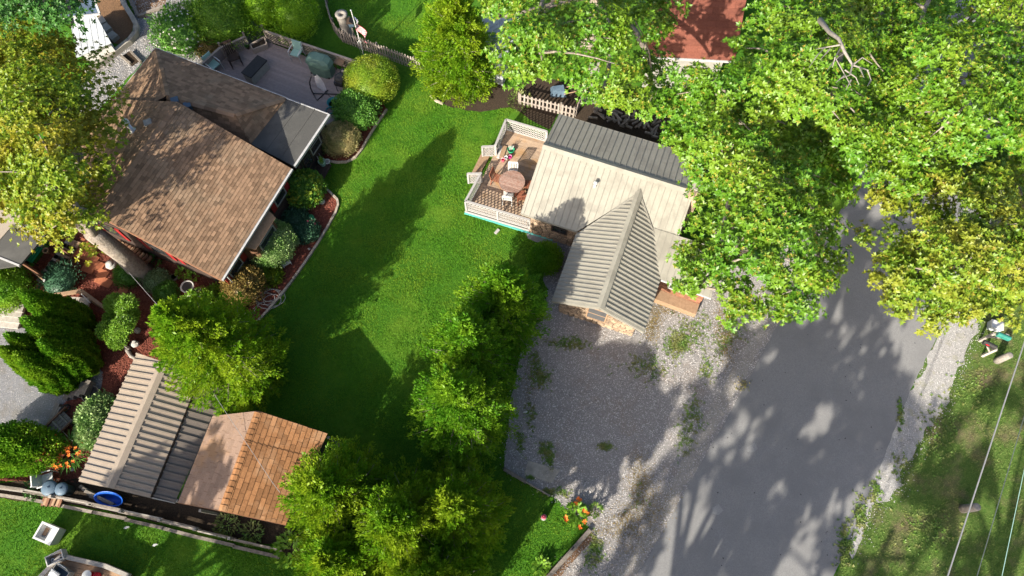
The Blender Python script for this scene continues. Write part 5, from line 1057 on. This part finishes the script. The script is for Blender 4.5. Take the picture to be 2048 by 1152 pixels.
# ---------------------------------------------------------------- front: pad, timbers, ornaments
tag(MB().slab(Q([(1057,921),(1120,940),(1103,966),(1048,949)], .03), .03).build('concrete_pad','concrete'), 'square concrete pad set in the gravel near the cedar row', 'pad')
t = thing('landscape_timber', P(1130,1105,0), 'weathered landscape timber holding the lawn corner above the gravel', 'timber'); MB().beam(P(1180,1060,.08), P(1093,1158,.08), .17, .2).build('timber','grey_wood',t); MB().beam(P(1148,1094,.2), P(1143,1100,.2), .05, .03).build('spike','black_metal',t)
t = thing('bed_timber', P(1030,955,0), 'low grey timber edging below the cedar row', 'timber'); MB().beam(P(1008,938,.06), P(1052,964,.06), .14, .16).build('timber','grey_wood',t); MB().beam(P(1052,964,.05), P(1100,992,.05), .06, .12).build('timber','grey_wood',t)
q = P(1087,1035,0); t = thing('lawn_ornament', q, 'small pink and white gnome-like ornament on the lawn corner', 'ornament'); MB().lathe(q,[(.11,0),(.13,.12),(.08,.3)],12).build('body','stone_white',t,True); MB().lathe(q,[(.09,.28),(.10,.36),(.02,.5)],12).build('hat','flower_pink',t,True)
for x, y, w_ in ((1151,955,0),):  pass
for (x, y, dx, dy, h_, r_, lb) in ((1925,1018,0,0,1.0,.17,'short weathered wooden post under the power lines on the verge'),(1993,722,0,0,.95,.15,'split wooden post behind the mailboxes on the verge')):
    q = P(x,y,0); t = thing('wooden_post', q, lb, 'post'); MB().lathe(q-Z1*.03,[(r_*1.05,0),(r_,h_*.4),(r_*.92,h_),(r_*.7,h_+.02),(.01,h_)],9).build('post_shaft','grey_bark',t,True); MB().box(q+Vector((r_*.6,0,h_*.62)),(.05,.08,.5)).build('split_face','grey_wood',t)
for (x, y, m_, lb, h_, a_) in ((1958,682,'mailbox_green','green rounded mailbox on a slanting wooden post at the roadside',1.05,-.45),(1964,712,'black_plastic','black mailbox with red flag on a pale wooden post at the roadside',1.0,2.6)):
    q = P(x,y,0); t = thing('mailbox', q, lb, 'mailbox', None, a_); MB().beam((0,0,-.02),(0,0,h_),.1,.1,(1,0,0)).build('post','pale_wood',t,local=True); MB().beam((-.05,0,h_-.02),(.62,0,h_-.02),.09,.05).build('arm','pale_wood',t,local=True); MB().beam((.04,0,h_*.6),(.38,0,h_-.05),.06,.06).build('brace','pale_wood',t,local=True)
    n = 9; pr_ = [(-.09,0),(.09,0)]+[(.09*math.cos(k*math.pi/(n-1)), .13+.09*math.sin(k*math.pi/(n-1))) for k in range(n)]; vs = [(xx,yy,h_+zz) for xx in (.08,.62) for yy,zz in pr_]; k = len(pr_)
    mb_ = MB(); mb_.add(vs,[tuple(range(k-1,-1,-1)),tuple(range(k,2*k))]+[(i,(i+1)%k,k+(i+1)%k,k+i) for i in range(k)]); bxo = mb_.build('mailbox_body',m_,t,local=True)
    MB().box((.45,.105,h_+.16),(.14,.015,.05)).build('signal_flag','red_plastic' if m_ != 'mailbox_green' else 'white_plastic',bxo,local=True)
q = P(1985,655,0); t = thing('white_cooler_box', q, 'pale grey box on the ground behind the green mailbox', 'box', None, -.3); MB().box((0,0,.17),(.5,.36,.34)).build('box_body','white_metal',t,local=True); MB().box((0,0,.36),(.53,.39,.05)).build('lid','white_plastic',t,local=True)
# power lines: hung from poles standing outside the picture
def pole(loc, label):
    q = Vector(loc); t = thing('utility_pole', q, label, 'utility pole'); MB().tube([q-Z1*.1, q+Z1*9.2],[.17,.11],9).build('pole','bark',t,True); MB().beam(q+Vector((-1.3,0,8.5)), q+Vector((1.3,0,8.5)),.1,.12).build('crossarm','grey_wood',t)
zc_ = 7.0
for i, ((a, b), r_, m_, z_, lb) in enumerate(((((2048,692),(1896,1152)),.021,'cable',8.4,'thick pale overhead cable crossing the verge'),(((2048,840),(1955,1152)),.013,'cable_dark',7.6,'thin dark overhead wire beside the thick cable'),(((2048,950),(2005,1152)),.011,'mint_plastic',7.0,'thin greenish overhead wire nearest the outer lawn'))):
    pa, pb_ = P(*a,z_), P(*b,z_); d = (pa-pb_).normalized(); s0 = pb_-d*14; s1 = pa+d*22; pts = []
    for k in range(25): tt = k/24; pts.append(s0.lerp(s1,tt)+Z1*(((2*tt-1)**2-.18)*.25))
    tag(MB().tube(pts, r_, 6).build('power_cable', m_), lb, 'cable')
    if i == 0: pole((s0.x+.8, s0.y, 0), 'tall utility pole at the near end of the overhead cables'); pole((s1.x+.5, s1.y, 0), 'tall utility pole at the far end of the overhead cables')
tag(MB().tube([P(300,560,4.6), P(255,480,5.2)] if False else [P(258,545,2.5), P(315,610,2.6), P(450,822,2.98), P(545,965,3.05), P(560,985,2.9)], .009, 5).build('service_wire','cable'), 'thin service wire sagging across the maple, mulch yard and orange shed roof', 'wire')
# brush pile and woodpile behind the cottage
t = thing('woodpile', P(1250,225,0), 'dark jumbled woodpile behind the cottage', 'firewood')
for i in range(60):
    q = P(random.uniform(1195,1330), 0, 0); x = random.uniform(1192,1335); q = P(x, 222+(x-1192)*.33+random.uniform(-14,14), random.uniform(.05,.5)); a = random.uniform(0,3.14); l_ = random.uniform(.25,.6)
    MB().beam(q, q+Vector((math.cos(a)*l_, math.sin(a)*l_, random.uniform(-.05,.1))), .09,.09).build('log','grey_wood' if i%3 else 'bark',t)
q = P(1116,190,0); t = thing('tarp_barrow', q, 'dark blue tarped barrow behind the short picket fence', 'wheelbarrow'); MB().add([q+Vector(v) for v in ((-.4,-.3,.2),(.4,-.3,.2),(.4,.3,.2),(-.4,.3,.2),(-.25,-.15,.55),(.3,-.12,.5),(.25,.18,.6),(-.3,.15,.52))],[(0,1,5,4),(1,2,6,5),(2,3,7,6),(3,0,4,7),(4,5,6,7),(3,2,1,0)]).build('tarp','bluegrey_plastic',t)
for s_ in (-.2,.2): MB().tube([q+Vector((.2,s_,.3)), q+Vector((.9,s_,.55))],.025,5).build('handle','tan_wood',t)
MB().lathe(q,[(.02,0),(.18,.02),(.18,.2)],10).build('wheel','black_plastic',t)
MBp = MB().box(P(994,463,.03),(.28,.14,.06),.9); tag(MBp.build('loose_brick','stone_white'),'pale loose brick lying on the lawn below the white rail deck','brick')
for x, y, lb in ((253,1055,'white paper scrap on the shaded bottom lawn'),(310,1090,'pale feather-like scrap on the shaded bottom lawn'),(1051,824,'white scrap of litter on the gravel by the cedars')):
    q = P(x,y,.03); tag(MB().add([q+Vector(v) for v in ((-.12,-.03,0),(.0,-.06,.03),(.13,.02,.0),(.05,.05,.02),(-.05,.04,.0),(0,0,-.02))],[(0,1,2,3,4),(0,5,1),(1,5,2),(2,5,3),(3,5,4),(4,5,0)]).build('litter','white_plastic'),lb,'litter')
t = thing('dry_leaf_heap', P(1486,770,0), 'little heap of dry tan leaves on the road shoulder', 'leaves'); n = 90; C = np.array(P(1486,770,.03))+RNG.normal(0,.16,(n,3))*np.array([1,1,.15]); tag(leaves('leaf_litter', C, rnd(n), rnd(n), .12, .07, 'straw_leaf', t), kind='stuff')
# ---------------------------------------------------------------- trees
OAK = 'big leafy oaks over the road'
broad_tree('oak_tree', [(985,-40),(1010,60),(1015,100),(1028,140),(1110,162),(1150,140),(1190,168),(1240,222),(1285,228),(1335,180),(1300,130),(1265,80),(1330,35),(1365,-40)], (1180,90), 10.5, 7.0, 'leafy oak whose crown overhangs the white garden shed', tip='oak_tip', sp=50, gaps=[[(1165,70),(1215,90),(1200,150),(1175,130)]])
broad_tree('oak_tree', [(1355,245),(1400,160),(1480,200),(1600,250),(1680,300),(1690,370),(1685,410),(1675,470),(1660,560),(1635,605),(1570,595),(1500,612),(1450,590),(1390,582),(1375,545),(1385,490),(1390,455),(1430,425),(1430,365),(1355,320)], (1560,430), 11, 5.5, 'leafy oak hanging over the cottage roof and gravel', tip='oak_tip', sp=48, gaps=[[(1385,400),(1420,395),(1415,430),(1385,440)]])
broad_tree('oak_tree', [(1525,-40),(1510,50),(1455,135),(1370,140),(1340,160),(1345,210),(1480,230),(1620,290),(1720,340),(1800,330),(1790,150),(1800,-40)], (1640,110), 12, 7.5, 'leafy oak with a bare dead branch in its crown', tip='oak_tip', sp=50, gaps=[[(1650,100),(1740,100),(1740,180),(1650,180)]])
broad_tree('oak_tree', [(1760,400),(1840,300),(1960,320),(2100,330),(2100,600),(2040,600),(1965,608),(1930,615),(1885,655),(1845,615),(1800,590),(1745,530),(1775,490),(1845,475),(1835,420)], (1985,560), 10.5, 5.5, 'yellow-green oak overhanging the roadside mailboxes', m='oak_yellow_leaf', tip='oak_tip', sp=46)
broad_tree('oak_tree', [(1780,-40),(2100,-40),(2100,300),(2010,330),(1940,330),(1850,340),(1790,350),(1780,200)], (1960,150), 12, 7.5, 'leafy oak on the far side of the road beyond the mailboxes', tip='oak_tip', sp=50)
broad_tree('maple_tree', [(-40,45),(55,42),(105,88),(148,128),(152,158),(180,182),(206,208),(200,250),(190,280),(182,330),(190,370),(170,398),(170,430),(140,458),(112,480),(78,432),(48,412),(-40,398)], (287,548), 8.4, 5.3, 'tall yellow-green maple with thick leaning-looking trunk beside the brown house', m='maple_leaf', sp=33, dens=190, trunk_r=.42, zfork=4.3, L=.125, W=.07)
broad_tree('dark_tree', [(-40,-40),(140,-40),(148,30),(120,45),(60,15),(-40,25)], (40,-60), 8, 5.5, 'dark green broadleaf tree next to the white annex', m='dark_leaf', sp=42, dens=200)
# dead branch
db = thing('dead_branch', P(1690,120,0), 'bare grey dead branch reaching out of the oak crowns', 'branch'); z_ = 13.6
main = [P(1640,40,z_-1.2), P(1660,65,z_-.4), P(1678,78,z_), P(1690,105,z_+.1), P(1705,130,z_), P(1735,140,z_-.1)]; MB().tube([P(1640,110,0), P(1640,110,5), P(1640,70,9.5)]+main, [.13,.12,.10,.085,.07,.055,.045,.03,.02], 7).build('bough','grey_bark',db,True)
for pts in ([(1680,90),(1650,95),(1635,110),(1618,135)],[(1682,95),(1670,115),(1665,135)],[(1690,105),(1672,118),(1690,150),(1702,172)],[(1705,130),(1700,150),(1680,158)],[(1735,140),(1742,160)],[(1705,130),(1725,115),(1745,128)],[(1660,98),(1640,120)],[(1672,118),(1655,140)],[(1690,150),(1672,165)],[(1690,140),(1712,155),(1718,170)],[(1650,95),(1632,98)],[(1720,137),(1728,155)],[(1742,160),(1735,172)],[(1702,160),(1692,180)]):
    MB().tube([P(x,y,z_+random.uniform(-.15,.2)) for x, y in pts], [.026]+[.016]*(len(pts)-2)+[.007], 5).build('dead_twig','grey_bark',db)
for a, b, lb in (((1912,222),(1935,185),'grey'),): MB().tube([P(*a,11.6), P(*b,12.4)],[.14,.08],7).build('bough','bark',db,True)
conifer('cedar_tree', (898,-25), 6.6, 2.1, 'tall yellow-green cedar at the end of the picket fence', puffs=430, per=75, L=.18)
CR = 'row of cedars between lawn and gravel'
conifer('cedar_tree', (1002,548), 6.2, 1.9, 'cedar of the gravel-side row next to the cottage shrub', m='hedge_cedar_leaf', puffs=400, per=75, L=.17, group=CR)
conifer('cedar_tree', (928,640), 6.8, 1.9, 'middle cedar of the row between lawn and gravel', m='hedge_cedar_leaf', puffs=410, per=75, L=.17, group=CR)
conifer('cedar_tree', (905,768), 7.4, 2.05, 'cedar of the gravel-side row nearest the concrete pad', m='hedge_cedar_leaf', puffs=430, per=75, L=.17, group=CR)
conifer('cedar_tree', (318,612), 8.6, 2.15, 'tall feathery cedar over the carport and orange shed roofs', puffs=480, per=80, L=.19)
conifer('cedar_tree', (625,972), 6.4, 2.1, 'big cedar brushing the orange shed eave', puffs=420, per=75, L=.18)
conifer('cedar_tree', (770,1040), 6.6, 2.3, 'bushy cedar in the middle of the clump below the lawn', puffs=430, per=75, L=.18)
conifer('cedar_tree', (900,1010), 5.9, 1.95, 'big cedar of the clump next to the lawn corner', puffs=400, per=75, L=.18)
conifer('cedar_tree', (640,1120), 6.0, 1.8, 'cedar at the foot of the clump below the orange shed', puffs=380, per=70, L=.18)
conifer('cedar_tree', (850,1160), 5.8, 2.0, 'cedar at the foot of the clump by the timber corner', puffs=380, per=70, L=.18)
AG = 'pointed arborvitae by the side drive'
for tp, h, r_, lb in (((35,580),4.6,.80,'pointed arborvitae closest to the timber-railed stair'),((42,636),4.4,.82,'pointed arborvitae second from the timber-railed stair'),((76,682),3.7,.75,'shorter pointed arborvitae in the middle of the clump'),((8,667),4.3,.62,'slender arborvitae beside the plank steps'),((25,708),3.9,.80,'pointed arborvitae bordering the grey side drive'),((-6,695),4.1,.72,'arborvitae half out of view over the side drive')): cone_arbor('arborvitae', tp, h, r_, lb, AG)
# small pale tree
q = P(262,700); t = thing('small_tree', q, 'small pale green weeping tree between arborvitae and carport', 'tree'); MB().tube([q-Z1*.05, q+Vector((-.1,.1,.7)), q+Vector((-.3,.3,1.3))],[.07,.055,.04],7).build('trunk','grey_bark',t,True)
Cs = []
for x, y, z, r_ in ((228,606,1.5,.42),(252,610,1.8,.5),(214,660,1.5,.42),(246,652,2.0,.5),(236,680,1.4,.42),(262,632,1.3,.35),(222,636,1.3,.3)): d = rnd(420); d[:,2] = np.abs(d[:,2])-.2; Cs.append(np.array(P(x,y,z))+d*r_*RNG.uniform(.5,1,(420,1))**.5*np.array([1,1,.6]))
C = np.concatenate(Cs); c_, a_, n_ = whorls(C, np.tile([0,0,1.],(len(C),1))+RNG.normal(0,.4,(len(C),3)), 4); leaves('crown', c_, a_, n_, .15, .036, 'bright_leaf', t); lb = MB(); [lb.tube([q+Vector((-.3,.3,1.2)), P(x,y,z)],[.03,.012],5) for x, y, z in ((240,605,1.7),(222,655,1.7),(250,655,1.9),(238,672,1.5),(258,625,1.5))]; lb.build('limbs','grey_bark',t)
# ---------------------------------------------------------------- shrubs
shrub('round_bush', (742,161), 52, 1.9, 'large clipped round lime-green bush at the deck end', 'lime_leaf', 12000, .06, .035, lump=.02)
shrub('round_bush', (712,219), 43, 1.5, 'round mid-green bush between the lime bush and straw shrub', 'shrub_leaf', 5200, .10, .06)
shrub('straw_shrub', (681,278), 36, 1.2, 'straw-coloured fine-leaved shrub in the short mulch bed', 'straw_leaf', 6500, .11, .022, up=.9)
shrub('side_shrub', (652,290), 16, .7, 'small dark green shrub by the side door', 'dark_leaf', 1100)
shrub('door_shrub', (609,378), 38, 1.4, 'yellow-flecked green shrub beside the side landing', 'shrub_leaf', 4600, .10, .055, extra=('lime_leaf', 160, .11))
shrub('variegated_shrub', (541,487), 47, 1.5, 'large round variegated pale shrub in the house bed', 'pale_leaf', 8500, .085, .045, lump=.04)
shrub('dark_rose', (590,437), 25, .6, 'dark blue-green low shrub beside the bay window', 'blue_leaf', 1500, .10, .06)
shrub('dark_rose', (612,462), 26, .6, 'dark green rose shrub with a pink bloom in the house bed', 'blue_leaf', 1500, .10, .06, extra=('flower_pink', 3, .09))
shrub('lime_hosta', (541,552), 22, .45, 'bright lime leafy plant next to the rust-leaved shrub', 'lime_leaf', 650, .17, .08, up=.8)
shrub('rust_shrub', (487,570), 38, 1.3, 'rust and green leaved shrub at the brown house corner', 'rust_leaf', 4200, .11, .05, lump=.1)
shrub('corner_shrub', (430,590), 18, .7, 'small light green shrub under the gable corner', 'bright_leaf', 900, .12, .06)
shrub('white_flower_shrub', (398,612), 32, 1.2, 'light green shrub with creamy blossoms above the feathery cedar', 'bright_leaf', 2600, .11, .05, extra=('flower_white', 90, .05))
shrub('low_plant', (478,610), 14, .35, 'small low green plant near the pale wire supports', 'shrub_leaf', 420)
shrub('ball_shrub', (258,549), 25, .8, 'round bright green shrub at the foot of the maple trunk', 'shrub_leaf', 2600, .10, .03, up=.9)
shrub('sage_shrub', (314,562), 23, .6, 'rounded sage-green shrub in the gable mulch', 'sage_leaf', 2200, .07, .035)
shrub('ball_shrub', (333,585), 22, .6, 'round deep green shrub touching the sage shrub', 'shrub_leaf', 2200, .10, .03, up=.9)
clump('hosta', (368,545), 16, .3, 'lime hosta below the gable wall', 'bright_leaf', 70, .2, .09); clump('hosta', (388,556), 12, .3, 'smaller lime hosta beside the bird bath', 'bright_leaf', 45, .18, .08); clump('hosta', (315,520), 14, .3, 'dark hosta in the shade of the gable wall', 'shrub_leaf', 55, .2, .09)
clump('hosta', (200,498), 22, .45, 'yellow-green hosta ringed round the maple trunk base', 'lime_leaf', 90, .22, .1)
shrub('dark_shrub', (120,560), 32, .8, 'dark purple-leaved shrub between patio and timber rail', 'blue_leaf', 1100, .14, .04, lump=.15, up=.8)
shrub('edge_shrub', (5,575), 42, 1.9, 'dense green shrub under the felt porch roof at the yard edge', 'arbor_leaf', 5000, .09, .05)
shrub('mound_arborvitae', (32,898), 64, 2.1, 'broad mounded arborvitae above the bin lids', 'arbor_leaf', 13000, .13, .07, sq=(1.1,.62), up=.9)
shrub('variegated_hedge', (196,842), 42, 1.3, 'variegated leafy shrub against the carport eave', 'pale_leaf', 3600, .13, .075, sq=(.8,1.1))
clump('orange_lilies', (150,905), 34, .8, 'orange daylilies in a strappy clump by the carport', 'shrub_leaf', 260, .45, .035, extra=('flower_orange', 34, .10))
clump('weed_clump', (75,978), 24, .3, 'low green weeds behind the plank fence', 'dark_leaf', 160, .16, .06)
shrub('cottage_shrub', (1090,517), 34, 1.3, 'round green shrub beside the cottage stone wall', 'hedge_cedar_leaf', 4600, .085, .045)
shrub('hedge_bush', (365,62), 52, 1.9, 'tall flowering shrub with whitish blossoms beyond the hipped roof', 'shrub_leaf', 5200, .12, .06, lump=.12, extra=('flower_white', 120, .07))
shrub('hedge_bush', (445,35), 58, 2.3, 'big dense green hedge bush behind the tan lattice', 'bright_leaf', 7500, .12, .06, lump=.1)
shrub('hedge_bush', (420,92), 26, 1.2, 'yellowish small shrub at the corner of the pink deck', 'rust_leaf', 1800, .1, .05)
shrub('clipped_hedge', (528,18), 46, 2.3, 'bright clipped hedge bush west of the lattice rail', 'hedge_leaf', 7500, .08, .045, sq=(.75,1.1))
shrub('clipped_hedge', (590,32), 48, 2.3, 'bright clipped hedge bush beside the picket fence end', 'hedge_leaf', 8500, .08, .045, sq=(.85,1.05))
clump('flower_clump', (1152,1028), 26, .5, 'leafy clump with orange blooms at the lawn corner', 'bright_leaf', 230, .2, .1, extra=('flower_orange', 9, .12))
clump('flower_clump', (1190,1020), 16, .3, 'low weeds at the gravel side of the orange-bloomed clump', 'weed_leaf', 90, .15, .06)
clump('flower_clump', (1082,1132), 18, .4, 'bright leafy plant at the foot of the lawn corner', 'bright_leaf', 120, .2, .09)
clump('fence_weed', (455,1050), 30, .3, 'low green weeds below the orange shed', 'weed_leaf', 260, .14, .05); clump('fence_weed', (505,1066), 28, .35, 'bushy weeds beside the plank fence end', 'weed_leaf', 240, .15, .05); clump('fence_weed', (585,1100), 40, .8, 'light green sapling leaves beneath the big cedar', 'bright_leaf', 260, .22, .1)
clump('tree_weed', (1040,205), 34, .3, 'ground weeds at the end of the short picket fence', 'weed_leaf', 260, .14, .05)
# neighbour trees and shade trees standing below the picture
SH = 'tall trees south of the road bend'
def blob(rx, ry, k=16): return [(rx*math.cos(i*6.2832/k), ry*math.sin(i*6.2832/k)) for i in range(k)]
def shade(c, rx, ry, z0, z1, label, dens=40, sp=1.15, rad=(.8,1.1), L=.42, W=.26): broad_tree('shade_tree', blob(rx, ry), None, z1, z0, label, m='oak_leaf', sp=sp, rad=rad, dens=dens, L=L, W=W, k=5, trunk_r=.28, zfork=z0*.8, world=(c[0], c[1], 0), group=SH)
shade((-5.1,-6.6), 2.3, 1.5, 8.2, 9.5, 'dense unseen tree shaped to cast the gravel shadow, south of the cedar clump', dens=110, sp=.7, rad=(.55,.75))  # unseen stand-in for an unknown caster; crown shaped for its shadow on the gravel
shade((-6.0,-19), 3.6, 3.6, 10.5, 15, 'tall shade tree furthest south of the cedars', dens=28, sp=1.6)
shade((-2.4,-13.5), 3.2, 3.2, 11, 15.5, 'tall shade tree south of the gravel drive', dens=30, sp=1.35)
shade((1.0,-10.2), 3.2, 3.0, 11, 15.5, 'tall shade tree standing at the roadside to the south', dens=30, sp=1.35)
shade((3.6,-5.4), 3.0, 2.6, 11, 15, 'tall shade tree next to the road edge just south of the picture', dens=28, sp=1.4)
shade((3.0,-16.5), 4.2, 4.0, 10, 14.5, 'tall shade tree over the verge to the south', dens=28, sp=1.6)
shade((11.0,-13.0), 3.6, 3.2, 10, 14.5, 'tall shade tree beside the overhead cables to the south', dens=24, sp=1.6)
shade((-19.3,-8.2), 4.0, 3.5, 5.5, 9.5, 'shade tree south-west of the plank-fenced lawn', dens=50, sp=1.3)
shade((-12,-7.5), 4.0, 2.8, 4.5, 8.0, 'shade tree south of the tan platform', dens=50, sp=1.3)
# ---------------------------------------------------------------- scatter: grass, pebbles, chips, weeds
def in_any(X, Y, names):
    r = np.zeros(len(X), bool)
    for n in names: r |= inside_np(X, Y, [(p.x, p.y) for p in ZONES[n]])
    return r
def blades(name, poly, dens, m, avoid, h=(.035,.075), w_=.014, label=None):
    v = Q(poly) if not isinstance(poly[0], Vector) else poly; xs = [p.x for p in v]; ys = [p.y for p in v]; n = int((max(xs)-min(xs))*(max(ys)-min(ys))*dens)
    X = RNG.uniform(min(xs), max(xs), n); Y = RNG.uniform(min(ys), max(ys), n); k = inside_np(X, Y, [(p.x, p.y) for p in v]) & ~in_any(X, Y, avoid); X = X[k]; Y = Y[k]; n = len(X)
    hh = RNG.uniform(*h, n)*(1+.35*np.sin(X*1.7+np.sin(Y*1.3)*1.5)*np.sin(Y*1.9)); a = RNG.uniform(0, 6.28, n); t = RNG.uniform(.2, 1.0, n); ww = RNG.uniform(.7, 1.4, n)*w_
    B = np.stack([X, Y, np.zeros(n)], 1); D = np.stack([np.cos(a), np.sin(a), np.zeros(n)], 1); Sd = np.stack([-np.sin(a), np.cos(a), np.zeros(n)], 1)
    tip = B+D*(hh*t*1.1)[:, None]; tip[:, 2] = hh*np.sqrt(np.maximum(.1, 1.2-t*t*.9))
    V = np.stack([B-Sd*ww[:, None], B+Sd*ww[:, None], tip], 1).reshape(-1, 3); o = link(name, np_mesh(name, V, 3, m)); tag(o, label, 'grass', kind='stuff'); return o
AV = ['mulch_yard','house_bed','deck_bed','side_drive','gravel_court','fence_strip','gravel_drive','road','tree_bed','back_yard','house_apron']
blades('lawn_grass', [(500,655),(560,600),(640,490),(680,410),(640,350),(660,330),(720,320),(780,215),(850,140),(1040,180),(1035,215),(1010,240),(930,400),(930,425),(1060,470),(1100,560),(1080,640),(1010,940),(900,960),(560,1010),(480,800)], 700, 'lawn_blade', AV, label='bright mown lawn between the brown house and the cottage')
blades('back_grass', [(600,-30),(900,-30),(900,160),(848,146),(684,84),(640,20)], 500, 'lawn_blade', AV, label='mown grass beyond the picket fence')
blades('bottom_grass', [(-40,985),(150,1010),(330,1046),(545,1095),(620,1165),(-40,1165)], 600, 'lawn_blade', ['fence_strip'], label='mown grass below the plank fence')
blades('corner_grass', [(950,985),(1010,942),(1100,992),(1172,1046),(1178,1060),(1090,1165),(930,1165)], 600, 'lawn_blade', ['gravel_drive','timber_bed'], label='small lawn corner beside the gravel drive')
blades('verge_blades', [(1670,1165),(1745,975),(1830,770),(1950,640),(2100,560),(2100,1165)], 450, 'verge_blade', ['road','gravel_shoulder'], label='patchy roadside grass under the power lines')
def pebbles(name, poly, dens, m, size, avoid=(), label=None, cat='gravel', fade=0):
    v = Q(poly) if not isinstance(poly[0], Vector) else poly; xs = [p.x for p in v]; ys = [p.y for p in v]; n = int((max(xs)-min(xs)+2*fade)*(max(ys)-min(ys)+2*fade)*dens)
    X = RNG.uniform(min(xs)-fade, max(xs)+fade, n); Y = RNG.uniform(min(ys)-fade, max(ys)+fade, n); pl = [(p.x, p.y) for p in v]
    k = inside_np(X+RNG.normal(0, .001+fade*.5, n), Y+RNG.normal(0, .001+fade*.5, n), pl)
    if avoid: k &= ~in_any(X, Y, avoid)
    X = X[k]; Y = Y[k]; n = len(X); s_ = RNG.uniform(size[0], size[1], n); a = RNG.uniform(0, 6.28, n); st = RNG.uniform(.7, 1.7, n); vs = []
    for j in range(4): an = a+j*1.571+RNG.normal(0, .25, n); vs.append(np.stack([X+np.cos(an)*s_*(st if j % 2 else 1), Y+np.sin(an)*s_*(st if j % 2 else 1), np.full(n, .004)], 1))
    vs.append(np.stack([X+RNG.normal(0, .3, n)*s_, Y+RNG.normal(0, .3, n)*s_, .02+s_*RNG.uniform(.5, 1.1, n)], 1)); V = np.stack(vs, 1).reshape(-1, 3)
    tag(link(name, np_mesh(name, V, 5, m, [(0,1,4),(1,2,4),(2,3,4),(3,0,4)])), label, cat, kind='stuff')
pebbles('drive_gravel', ZONES['gravel_drive'], 360, 'pebble', (.012,.028), ['road'], 'loose pale gravel of the cottage drive', fade=.25)
pebbles('side_drive_gravel', ZONES['side_drive'], 300, 'pebble', (.010,.022), label='loose grey gravel of the side drive')
pebbles('court_gravel', ZONES['gravel_court'], 250, 'pebble', (.014,.03), ['dirt_island'], 'loose grey gravel behind the hipped wing', fade=.1)
pebbles('shoulder_gravel', ZONES['gravel_shoulder'], 350, 'pebble', (.012,.026), ['road'], 'white gravel along the roadside', fade=.5)
pebbles('yard_bark_chips', ZONES['mulch_yard'], 260, 'chip', (.015,.045), ['side_drive'], 'red bark chips of the mulch yard', 'mulch')
pebbles('bed_bark_chips', ZONES['house_bed'], 300, 'chip', (.015,.045), (), 'red bark chips of the long house bed', 'mulch')
pebbles('deck_bed_bark_chips', ZONES['deck_bed'], 300, 'chip', (.015,.045), (), 'red bark chips of the short deck bed', 'mulch')
def weeds(name, spots, m, label, L=.09, W=.03):
    C = []
    for x, y, rx, ry, n in spots:
        for _ in range(n): C.append(P(x+random.gauss(0, rx*.5), y+random.gauss(0, ry*.5), .012))
    C = np.array([tuple(c) for c in C]); c_, a_, n_ = whorls(C, np.tile([0,0,1.],(len(C),1))+RNG.normal(0,.2,(len(C),3)), 5); nl = len(c_); tag(leaves(name, c_, a_, n_, RNG.uniform(.5,1.2,nl)*L, W, m, None), label, 'weeds', kind='stuff')
weeds('drive_weeds', [(1350,690,22,26,240),(1130,685,40,12,112),(1080,755,22,22,176),(1150,690,30,12,64),(1300,730,55,30,192),(1365,680,14,22,192),(1390,660,40,40,176),(1090,900,12,14,96),(1100,915,8,22,112),(1060,830,12,30,64),(1210,895,14,8,72),(1385,830,20,40,128),(1370,880,20,40,96),(1190,1090,14,25,112),(1190,1120,25,30,80),(1070,720,14,18,64),(1095,985,14,8,64),(1120,985,20,10,48),(1415,740,16,30,80),(1470,660,30,30,80),(1440,690,20,30,64),(1270,1000,20,30,16),(1040,880,10,30,64),(1060,955,10,5,32)], 'weed_leaf', 'green weeds sprouting in the gravel drive')
weeds('verge_weeds', [(1800,830,6,30,50),(1750,985,14,30,80),(1800,930,20,30,40),(1690,1090,16,50,160),(1720,1030,16,40,120),(1880,860,40,80,160),(1950,780,40,60,120),(1850,1060,60,60,160)], 'weed_leaf', 'broadleaf weeds along the roadside verge', .1, .045)
def litter(spots, m, label, name):
    C = []
    for x, y, rx, ry, n in spots:
        for _ in range(n): C.append(P(x+random.gauss(0, rx*.5), y+random.gauss(0, ry*.5), .022))
    C = np.array([tuple(c) for c in C]); n = len(C); tag(leaves(name, C, RNG.normal(0,1,(n,3))*np.array([1,1,.15]), np.tile([0,0,1.],(n,1))+RNG.normal(0,.3,(n,3)), RNG.uniform(.03,.08,n), RNG.uniform(.015,.04,n), m, None), label, 'leaf litter', kind='stuff')
litter([(1455,680,16,55,780),(1440,650,16,50,450),(1310,640,18,50,630),(1340,620,60,14,390),(1300,660,14,24,240),(1280,960,26,60,780),(1300,1010,45,60,750),(1260,1060,50,60,570),(1060,770,16,50,240),(1250,1040,30,30,300),(1210,1060,30,20,180)], 'rust_leaf', 'brown fallen leaves drifted over the gravel', 'drifted_leaves')
n = 42; C = []
while len(C) < n:
    p = P(random.uniform(1400,1860), random.uniform(600,1140), .02)
    if inside((p.x, p.y), [(q.x, q.y) for q in ZONES['road']]): C.append(tuple(p))
C = np.array(C); tag(leaves('road_debris', C, RNG.normal(0,1,(n,3))*np.array([1,1,.1]), np.tile([0,0,1.],(n,1)), RNG.uniform(.05,.09,n), RNG.uniform(.03,.06,n), 'black_plastic', None), 'small dark twigs and droppings scattered on the road', 'debris', kind='stuff')
